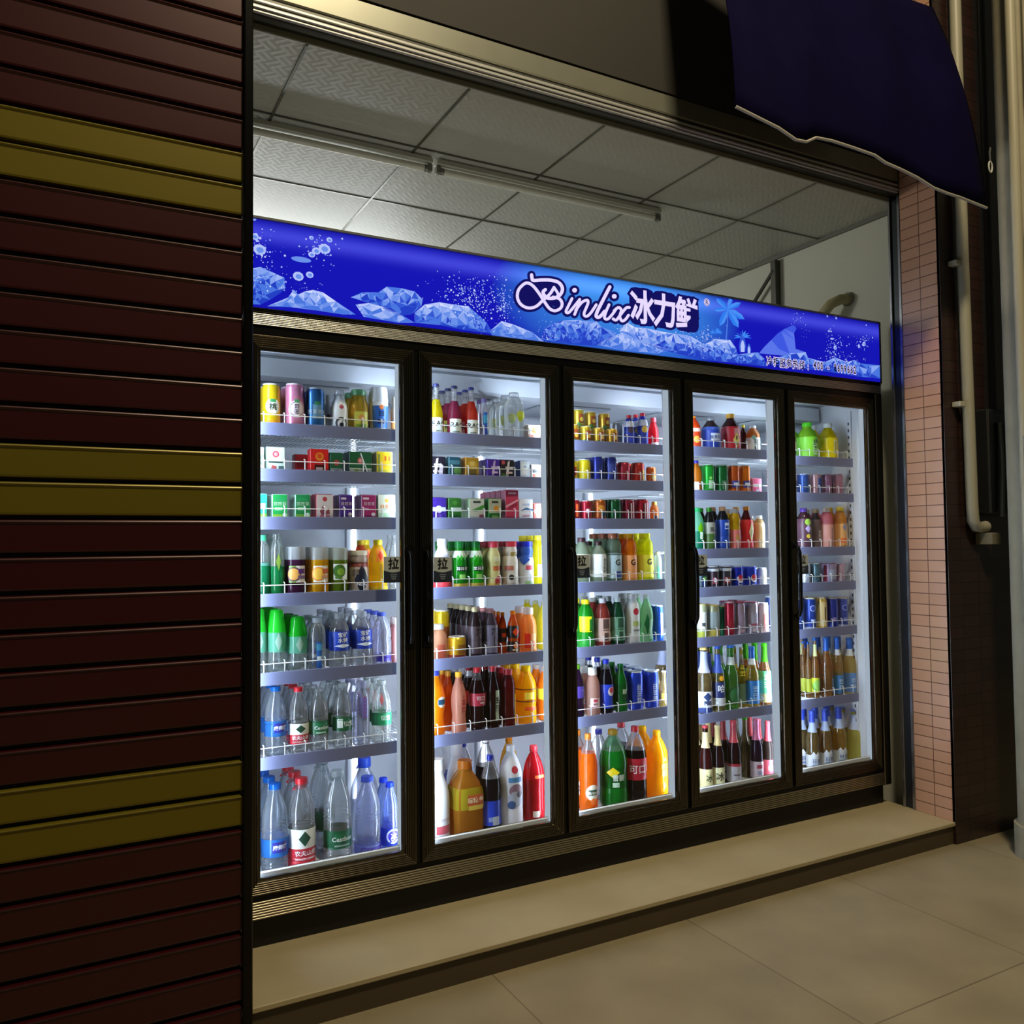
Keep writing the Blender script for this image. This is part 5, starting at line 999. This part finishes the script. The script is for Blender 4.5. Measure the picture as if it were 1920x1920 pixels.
row(2, 5, [
 ('contour', 1064, 1092, 1246, 'l:2a1430', 'l:8ac83a', [('R', .50, .10, .6, 'd0d4e0', .5), ('B', .38, .6, '3c2a78')], 'dark soda bottle with purple label, left end', {'n': 1}),
 ('slim', 1093, 1121, 1252, 'l:d8a898', 'o:e6e2e0', [('R', .28, .10, .7, 'e8d8dc', .1), ('R', .33, .03, .3, 'c03a48', .1), ('T', 'Milk', .26, .06, '7a2a38', .1), ('R', .19, .012, .6, 'b03c4c', .1)], 'pale pink milk drink bottle'),
 ('contour', 1119, 1146, 1236, 'l:140f1c', 'o:1f34c0', [('B', .12, .55, '1f3cb8'), ('D', .42, .085, 'e0dce6', .55), ('D', .445, .055, 'c02c44', .55)], 'cola bottle with blue label and round emblem', {'fill': .82, 'top': 'w:d0d4e0', 'n': 2}),
 ('contour', 1147, 1172, 1245, 'l:14802a', 'l:1fa04a', [('B', .25, .60, 'f:1f7a34'), ('R', .44, .05, .35, '9fb89a', .3), ('R', .32, .06, .3, '0f4a24', .3)], 'green lemon soda bottle', {'n': 2}),
 ('can', 1171, 1201, 1258, 'm:1f3cb8', 'c4ccdc', blc, 'blue can with pale column, left of the pair', {'n': 3}),
 ('can', 1202, 1230, 1257, 'm:2444c4', 'c4ccdc', blc, 'blue can with pale column, right of the pair', {'n': 3}),
 ('beer', 1230, 1250, 1258, 'g:d8b44a', 'o:d8d8d0', [('B', .2, .4, 'c8a84a')], 'amber bottle at the right end', {'n': 1}),
])
row(2, 6, [
 ('big', 1080, 1114, 1376, 'l:f07818', 'o:f08a2a', [('D', .27, .10, 'e4dccc', .25), ('R', .27, .035, .55, '1f4a34', .25), ('T', 'Mirinda', .27, .06, 'f4efe4', .25), ('D', .16, .04, 'e8702a', .25)], 'large orange soda bottle with orange cap', {'fill': .76, 'top': 'w:e8d8cc', 'n': 1}),
 ('big', 1117, 1170, 1368, 'l:12922c', 'l:d8b43a', [('B', .26, .54, 'f:14862e'), ('W', .47, .07, .50, 'e4d41c', -.35), ('T', '雪碧', .40, .085, 'd4e8d8', .05), ('R', .31, .03, .25, 'b8d8c0', -.15)], 'large green lemon soda bottle with yellow tag', {'fill': .74, 'top': 'g:6fd08a', 'n': 1}),
 ('big', 1163, 1206, 1362, 'l:1c0a0e', 'o:c01c2c', [('B', .32, .60, 'b41c34'), ('T', '可口可', .46, .12, 'e8d4d8', .3)], 'large cola bottle with red cap and red label', {'fill': .70, 'top': 'w:d8d8de', 'n': 1}),
 ('big', 1204, 1246, 1370, 'l:f4ac0c', 'l:f8cc14', [('D', .60, .028, 'd8502c', .4), ('R', .50, .04, .35, 'b08a1c', .35), ('R', .40, .05, .3, 'e0a42a', .35), ('W', .22, .06, .2, '8a5a1c', .3)], 'large orange juice bottle with yellow cap', {'n': 1}),
 ('big', 1098, 1136, 1367, 'w:d8dfe4', 'o:2a3ac0', [], 'large clear bottle with blue cap, set back', {'y': .125, 'n': 0}),
])
row(3, 0, [
 ('big', 1290, 1318, 781, 'l:e8501c', 'l:f0a83a', [('B', .1, .66, 'd8441c'), ('R', .58, .05, .6, 'e8d4c8', .2), ('D', .30, .1, 'f0b04a', .2)], 'large orange-red bottle at the left end', {'n': 0}),
 ('jug', 1317, 1355, 783, 'l:3a2424', 'w:dfe6ea', [('B', .08, .62, '1c3ca0'), ('R', .40, .11, .5, 'c4d0e4', .25), ('M', 3, .40, .10, '2a4488', .25, 0), ('B', .62, .70, '3a5ab4')], 'large blue-label tea bottle', {'n': 0}),
 ('jug', 1355, 1392, 777, 'l:4a1a1c', 'o:d8a43a', [('B', .06, .66, 'b82030'), ('R', .52, .09, .3, 'd8a0a8', .4), ('W', .30, .20, .42, 'e0d87a', .35), ('R', .36, .05, .10, '6a5a3a', .35), ('D', .20, .04, '8a7a4a', .35)], 'large red-label tea bottle with gold cap', {'n': 0}),
 ('pet', 1391, 1404, 797, 'l:5a1c1c', 'o:e0d01c', [], 'dark bottle with yellow cap, half hidden', {'y': .06, 'n': 0}),
 ('pet', 1401, 1430, 799, 'l:b06a2c', 'f:e4e8ea', [('B', .06, .56, 'd8e2e2'), ('R', .3, .2, .10, '4a5a60', .0), ('R', .3, .2, .10, '4a5a60', .4), ('W', .56, .1, .4, '7fb0a8', -.2)], 'tea bottle with white striped label', {'n': 0}),
])
spr = [('R', .30, .14, .45, '9fc8a8', .3), ('W', .52, .07, .3, '7fd060', .2)]
fan = [('R', .34, .12, .8, '3a3a88', .2), ('R', .34, .05, .5, 'd8dcf0', .25), ('B', .02, .16, 'd86a1c')]
row(3, 1, [
 ('contour', 1297, 1318, 864, 'l:c87a1c', 'o:241c98', [('R', .22, .12, .6, 'e0d4cc', -.3)], 'small amber bottle with dark blue cap', {'n': 0}),
 ('can', 1318, 1341, 871, 'm:1c9a30', 'b8d0bc', spr, 'bright green can'),
 ('can', 1342, 1367, 872, 'm:12602c', 'b0c4b4', [('R', .3, .15, .45, '4a7a5c', .3)], 'dark green can'),
 ('can', 1367, 1388, 873, 'm:c85a20', 'd8c4b4', fan, 'orange can with blue band, left of the pair'),
 ('can', 1388, 1409, 873, 'm:e07818', 'd8c4b4', fan, 'orange can with blue band, right of the pair'),
 ('box', 1411, 1428, 897, 'd84a78', 'c87a94', [('R', .55, .1, .9, 'ecd8e0'), ('D', .22, .1, 'c8c0e0')], 'small pink carton at the right end', {'n': 0}),
])
row(3, 2, [
 ('pet', 1296, 1320, 952, 'L:8ad8b8', 'l:3ac878', [('B', .03, .46, 'f:1f8a6a'), ('W', .52, .16, .5, 'f:8ad01c', .3), ('R', .36, .08, .25, 'c8e4d0', .4)], 'clear green bottle with leaf print'),
 ('pet', 1319, 1341, 952, 'l:1c1a18', 'l:4aa83a', [('B', .40, .66, '8a8a80'), ('B', .06, .40, '3a5a20'), ('R', .5, .05, .4, '4a4a48', .3)], 'dark bottle with olive label and green cap', {'n': 1}),
 ('pet', 1342, 1368, 950, 'l:1c1c28', 'f:e0b084', [('B', .03, .70, '123a98'), ('R', .56, .07, .35, 'c4d0e8', .4), ('R', .54, .03, .3, '2a4a9a', .4)], 'deep blue bottle', {'n': 1}),
 ('gator', 1367, 1388, 954, 'l:d8b41c', 'f:dfdcd4', [('B', .03, .50, 'd0706a'), ('R', .3, .08, .4, 'c08a4a', .3)], 'yellow bottle with pink sleeve', {'n': 1}),
 ('contour', 1387, 1413, 950, 'l:6a1a24', 'l:d89a3a', [('B', .05, .70, 'c0242c'), ('W', .42, .24, .5, 'dcd8a8', .55), ('R', .4, .08, .12, '8aa070', .6)], 'red bottle with pale oval label', {'n': 1}),
 ('straight', 1413, 1434, 967, 'L:c8a468', 'f:e0e0dc', [('B', .03, .8, 'd0b080'), ('R', .5, .3, .15, '9a8050', .2)], 'tan bottle at the right end', {'n': 1}),
])
pep = [('D', .42, .19, 'dce0ee', .45), ('D', .47, .14, 'c0243c', .42), ('R', .12, .05, .3, 'b8c4e4', .3)]
blk = [('B', .78, .90, 'b8c0c8'), ('R', .36, .14, .5, '8a2838', .1), ('R', .36, .06, .35, 'd0c4c8', .15)]
row(3, 3, [
 ('can', 1303, 1325, 1070, 'm:1f3038', 'b8c0c8', [('D', .58, .1, '5a9a3a', .3), ('R', .3, .1, .4, '2a3a70', .2)], 'dark can below the pull sticker'),
 ('can', 1326, 1346, 1062, 'm:3a2a34', 'd0d4da', blk, 'black and silver cola can, left of the pair'),
 ('can', 1346, 1370, 1061, 'm:3c3840', 'd0d4da', blk, 'black and silver cola can, right of the pair'),
 ('can', 1370, 1391, 1062, 'm:1f2cb0', 'c4ccdc', pep, 'blue can with red emblem, left of pair'),
 ('can', 1391, 1417, 1061, 'm:2238b4', 'c4ccdc', pep, 'blue can with red emblem, right of pair'),
 ('can', 1418, 1436, 1064, 'm:c8ccd4', 'd0d4da', [('R', .4, .2, .4, 'd8b86a', .5)], 'silver can at the right end'),
])
row(3, 4, [
 ('can', 1305, 1322, 1133, 'm:b8c09a', 'c8c080', [('B', .30, .78, 'ccd2ce'), ('R', .42, .05, .4, '3a3f44', .1), ('B', .04, .22, '9aa03a')], 'tall pale can with gold rim', {'n': 2}),
 ('can', 1323, 1346, 1134, 'm:8a8a6a', 'b89a4a', [('B', .30, .80, '7a8688'), ('B', .03, .25, 'a8983a')], 'tall grey and gold can', {'n': 2}),
 ('can', 1344, 1358, 1136, 'm:1f7a5a', 'c8b46a', [], 'narrow green can, half hidden', {'y': .045, 'n': 1}),
 ('can', 1354, 1375, 1128, 'm:a01c34', 'd0b4bc', [('R', .3, .2, .5, '8a1a2c', .2)], 'tall crimson can', {'n': 2}),
 ('can', 1374, 1394, 1129, 'm:a08a9a', 'b04a60', [('R', .45, .22, .6, '8a7a90', .2), ('R', .15, .05, .4, 'c0a0b0', .2)], 'tall mauve can with red rim', {'n': 2}),
 ('can', 1394, 1418, 1128, 'm:b4a8b8', 'c06a7a', [('R', .45, .22, .6, '9a98ac', .2), ('R', .32, .03, .6, 'a04a64', .2), ('R', .15, .05, .4, 'd4c8d4', .2)], 'tall silver-pink can', {'n': 2}),
 ('can', 1419, 1438, 1130, 'm:d8bcb4', 'd0c0c4', [('R', .4, .25, .5, 'c8706a', .3)], 'tall pale red can at the right end', {'n': 1}),
])
row(3, 5, [
 ('beer', 1300, 1330, 1214, 'g:8a6a2c', 'o:e0c87a', [('B', .05, .34, 'd0d4dc'), ('W', .26, .07, .6, '2a3a6a', .2), ('B', .02, .10, '2a3f7c'), ('R', .17, .03, .5, '3a4464', .2)], 'brown beer bottle with white mountain label', {'extra': {'foil': (.62, .94, 'o:b8c0e0')}}),
 ('beer', 1328, 1354, 1212, 'g:8a7a2c', 'o:2a55b8', [('B', .10, .46, '24306a'), ('T', '哈', .36, .12, 'e4e8ee', .2), ('D', .52, .04, 'e0a42a', .3), ('B', .10, .22, 'c0c4c8')], 'beer bottle with navy label and one large character', {'extra': {'foil': (.60, .88, 'o:3a55a8')}}),
 ('beer', 1351, 1379, 1210, 'g:3aa01c', 'o:2a66c0', [('D', .24, .13, '1f4a2c', .5), ('D', .24, .11, '2f6a3a', .5)], 'bright green beer bottle with round dark label', {'extra': {'neck_label': (.70, .82, 'o:c8d0cc')}}),
 ('beer', 1376, 1394, 1214, 'g:d0a81c', 'o:d8cca8', [('B', .06, .40, '6a8a78'), ('M', 2, .62, .09, 'f0dc4a', .1, 1)], 'narrow yellow beer bottle with grey-green label', {'y': .03, 'extra': {'neck_label': (.72, .88, 'o:d8c8c4')}}),
 ('beer', 1390, 1419, 1212, 'g:dcaa2c', 'o:1f66c8', [('B', .06, .44, '2f7ac8'), ('M', 2, .25, .10, 'b0d0ec', .2, 1)], 'golden beer bottle with sky blue label', {'extra': {'foil': (.80, .96, 'o:1f66c8'), 'neck_label': (.70, .80, 'o:dce2e4')}}),
 ('beer', 1416, 1440, 1206, 'g:b8601c', 'l:5ae01c', [('B', .06, .56, '6ac88a'), ('M', 2, .40, .11, 'e4f4dc', .1, 1), ('B', .06, .2, 'd8cc8a')], 'amber bottle with lime green foil and green label', {'extra': {'foil': (.70, .965, 'l:5ad81c')}}),
])
wine = lambda c1, c2: [('B', .06, .30, c1), ('R', .18, .07, .4, c2, .2)]
row(3, 6, [
 ('beer', 1303, 1328, 1361, 'l:3a0c10', 'o:c03a44', [('B', .04, .34, 'd4cc9a'), ('V', '冰', .2, .12, '3a4a24', .3)], 'dark bottle with cream label at the left end', {'extra': {'foil': (.66, .90, 'o:d8c89a')}, 'n': 2}),
 ('beer', 1326, 1350, 1360, 'l:2c0f14', 'o:d8c490', [('B', .04, .34, 'd8d4a8'), ('V', '冰', .2, .14, '2a2c1c', .1)], 'dark bottle with cream label and gold neck', {'extra': {'foil': (.68, .965, 'o:d4c084')}, 'n': 2}),
 ('beer', 1354, 1381, 1351, 'l:2c0a14', 'o:b83a44', [('B', .06, .30, 'b4b4bc'), ('B', .30, .34, 'a02838'), ('R', .17, .01, .5, '5a4a54', .2)], 'dark red bottle with grey label and red foil', {'extra': {'foil': (.66, .965, 'o:b84450')}, 'n': 2}),
 ('beer', 1378, 1400, 1345, 'g:5a4a1c', 'l:4ae02c', [], 'dark bottle with lime cap, set back', {'y': .075, 'n': 1}),
 ('beer', 1398, 1422, 1348, 'l:2a1230', 'o:c85a80', [('B', .06, .32, 'c8b8c4'), ('R', .24, .03, .5, 'a03c54', .2), ('R', .14, .03, .35, '8a90a4', .2)], 'dark bottle with pink foil neck', {'extra': {'foil': (.66, .965, 'o:c86a94')}, 'n': 2}),
 ('beer', 1420, 1442, 1353, 'l:4a3a34', 'o:d84a50', [('B', .04, .34, 'd85a68'), ('R', .2, .04, .5, 'e8b0b8', .2)], 'bottle with coral red foil and pink label', {'extra': {'foil': (.66, .965, 'o:d8505a')}, 'n': 2}),
])
row(4, 0, [
 ('cup', 1478, 1497, 815, 'l:3a2c28', 'o:3a3430', [('R', .5, .2, .6, 'b09a88', .4)], 'dark bottle at the left end', {'n': 0}),
 ('jug', 1497, 1538, 793, 'l:8ac81c', 'l:6ae03a', [('B', .06, .60, '7fd038'), ('V', '绿茶', .36, .17, '1f4a2c', .55), ('R', .30, .18, .3, 'b0e49a', .5)], 'large lime green tea bottle with green cap', {'n': 1}),
 ('jug', 1538, 1575, 795, 'l:f0dc0c', 'o:dfe4e0', [('B', .06, .60, 'ecd80c'), ('R', .36, .18, .22, 'dce4b8', .5), ('R', .36, .15, .10, 'b8b42c', .5)], 'large bright yellow bottle with white cap', {'n': 1}),
])
row(4, 1, [
 ('can', 1480, 1497, 890, 'm:a8a0b8', 'c8c8d4', [('R', .5, .2, .4, '3a3f5a', .3)], 'pale can at the left end'),
 ('can', 1497, 1519, 889, 'm:2c4a90', 'c4ccdc', [('R', .45, .2, .4, '24406e', .2)], 'blue can'),
 ('can', 1520, 1542, 889, 'm:b08a90', 'd0c0c4', [('R', .5, .45, .4, '2a4aa0', .6)], 'pink and blue can'),
 ('can', 1543, 1562, 889, 'm:8a6480', 'd0c0cc', [('R', .45, .2, .4, '7a4a70', .2)], 'mauve can'),
 ('can', 1563, 1583, 889, 'm:a8788c', 'd4c4cc', [('R', .45, .2, .4, '98647c', .2)], 'dusty pink can at the right end'),
])
row(4, 2, [
 ('pet', 1493, 1522, 953, 'l:4a2030', 'l:7a5ac0', [('B', .06, .74, '4c2c3c'), ('D', .66, .08, '9ac84a', .3), ('W', .50, .10, .45, 'b4a4d8', .3), ('D', .32, .05, 'd8c03a', .3)], 'dark purple bottle with violet cap'),
 ('pet', 1520, 1540, 955, 'l:4a3430', 'f:d8c8a0', [('B', .06, .74, '5a4440'), ('M', 3, .34, .08, 'd0c4c0', .5, 1)], 'dark brown bottle', {'y': .02}),
 ('straight', 1537, 1563, 953, 'l:e0808c', 'f:e8dcd0', [('B', .04, .60, 'd89a90'), ('R', .3, .22, .12, 'a07a70', .55)], 'pink bottle with white cap'),
 ('straight', 1563, 1588, 951, 'l:e8a44a', 'o:f0d02a', [('B', .04, .60, 'e0a868'), ('W', .52, .10, .4, '8a8ab0', .4), ('R', .2, .06, .5, 'e87a3a', .2)], 'peach bottle with yellow cap'),
])
row(4, 3, [
 ('can', 1499, 1518, 1056, 'm:b4bcc8', 'd0d4da', [('R', .4, .2, .4, '8a98ac', .3)], 'silver can below the pull sticker'),
 ('can', 1519, 1536, 1056, 'm:4a6470', 'b8c0a8', [('R', .4, .15, .4, '2f4a58', .2)], 'grey-green can'),
 ('can', 1538, 1567, 1056, 'm:a090b0', 'c07a90', [('R', .45, .25, .5, '9aa0b8', .2), ('R', .5, .4, .25, '8a2a48', -.8)], 'mauve can with red rim'),
 ('can', 1567, 1582, 1058, 'm:c8a8bc', 'd88aa0', [], 'pale pink can at the right end'),
])
tb = [('D', .68, .10, 'a8b4d8', .2), ('D', .68, .08, '2a3a98', .2), ('R', .28, .06, .4, '7a8ac0', .2), ('B', .0, .10, 'a8b0c8')]
row(4, 4, [
 ('can', 1486, 1504, 1122, 'm:2c3f78', 'c4c8cc', [], 'dark blue tall can at the left end'),
 ('can', 1504, 1527, 1121, 'm:24409a', 'c8c4a8', tb, 'tall blue can beside the gold one'),
 ('can', 1527, 1547, 1120, 'm:c8a44a', 'd8ccb4', [('B', .10, .86, 'd0bc84'), ('R', .5, .2, .15, '4a3a2c', .4), ('B', .0, .10, 'c89a1c')], 'tall gold can'),
 ('can', 1547, 1567, 1121, 'm:343a90', 'c8c0b8', [('R', .5, .42, .35, '2c48a8', .7), ('R', .3, .06, .4, '8a7ab0', .1)], 'tall indigo can'),
 ('can', 1567, 1586, 1121, 'm:3a50a8', 'd8ccc4', tb, 'tall blue emblem can at the right end'),
])
row(4, 5, [
 ('beer', 1500, 1520, 1204, 'g:b06a1c', 'o:1f5ac0', [('B', .10, .34, 'a8b03a')], 'amber beer bottle at the left end', {'y': .03, 'n': 1}),
 ('beer', 1510, 1536, 1197, 'g:b0641c', 'o:1f55b8', [('B', .10, .34, 'd0d42a'), ('D', .22, .11, '4a8a34', .35), ('D', .22, .085, '8ac05a', .35)], 'brown beer bottle with yellow-green label', {'extra': {'neck_label': (.70, .90, 'o:d4d494')}}),
 ('beer', 1531, 1556, 1196, 'g:b8641c', 'o:1f62c8', [('R', .2, .12, .3, '7aa0c8', .9)], 'brown beer bottle with blue foil top', {'extra': {'foil': (.78, .965, 'o:1f62c8')}}),
 ('beer', 1553, 1575, 1196, 'g:d8a84a', 'o:1f62c8', [('B', .04, .36, '3a72a8'), ('M', 2, .2, .09, 'a8c4dc', .3, 1)], 'golden beer bottle with slate blue label', {'extra': {'foil': (.80, .965, 'o:1f62c8'), 'neck_label': (.70, .80, 'o:ccd4dc')}}),
 ('beer', 1574, 1599, 1196, 'L:e4cc84', 'o:1f70d0', [('B', .04, .38, '5a8ac8'), ('M', 2, .2, .09, 'b8d0e8', .3, 1)], 'pale yellow beer bottle with light blue label', {'extra': {'foil': (.80, .965, 'o:1f70d0'), 'neck_label': (.68, .80, 'o:d4dce4')}}),
])
snow = [('B', .05, .26, 'c8ccd0'), ('W', .26, .06, .4, 'd0d4d8', -.2), ('W', .26, .06, .4, 'd0d4d8', .5), ('M', 2, .16, .07, '3a5a8c', .3, 0), ('R', .09, .015, .6, '6a84a8', .2)]
fo = {'extra': {'foil': (.80, .965, 'o:2f4ac0'), 'neck_label': (.64, .80, 'o:a4b4d4')}, 'n': 2}
row(4, 6, [
 ('beer', 1502, 1527, 1333, 'g:7a5a1c', 'o:2f4ab8', snow, 'olive beer bottle with white peaked label', fo),
 ('beer', 1526, 1551, 1331, 'g:a06a1c', 'o:2f4ab8', snow, 'amber beer bottle with white peaked label', fo),
 ('beer', 1550, 1578, 1327, 'g:d8941c', 'o:2f4ab8', snow, 'bright amber bottle with white peaked label', fo),
 ('beer', 1579, 1606, 1331, 'L:e0d878', 'o:6a80d0', [('R', .2, .1, .3, '5a6478', .9)], 'pale yellow beer bottle at the right end', {'extra': {'neck_label': (.62, .9, 'o:b8c4e4')}, 'n': 2}),
])
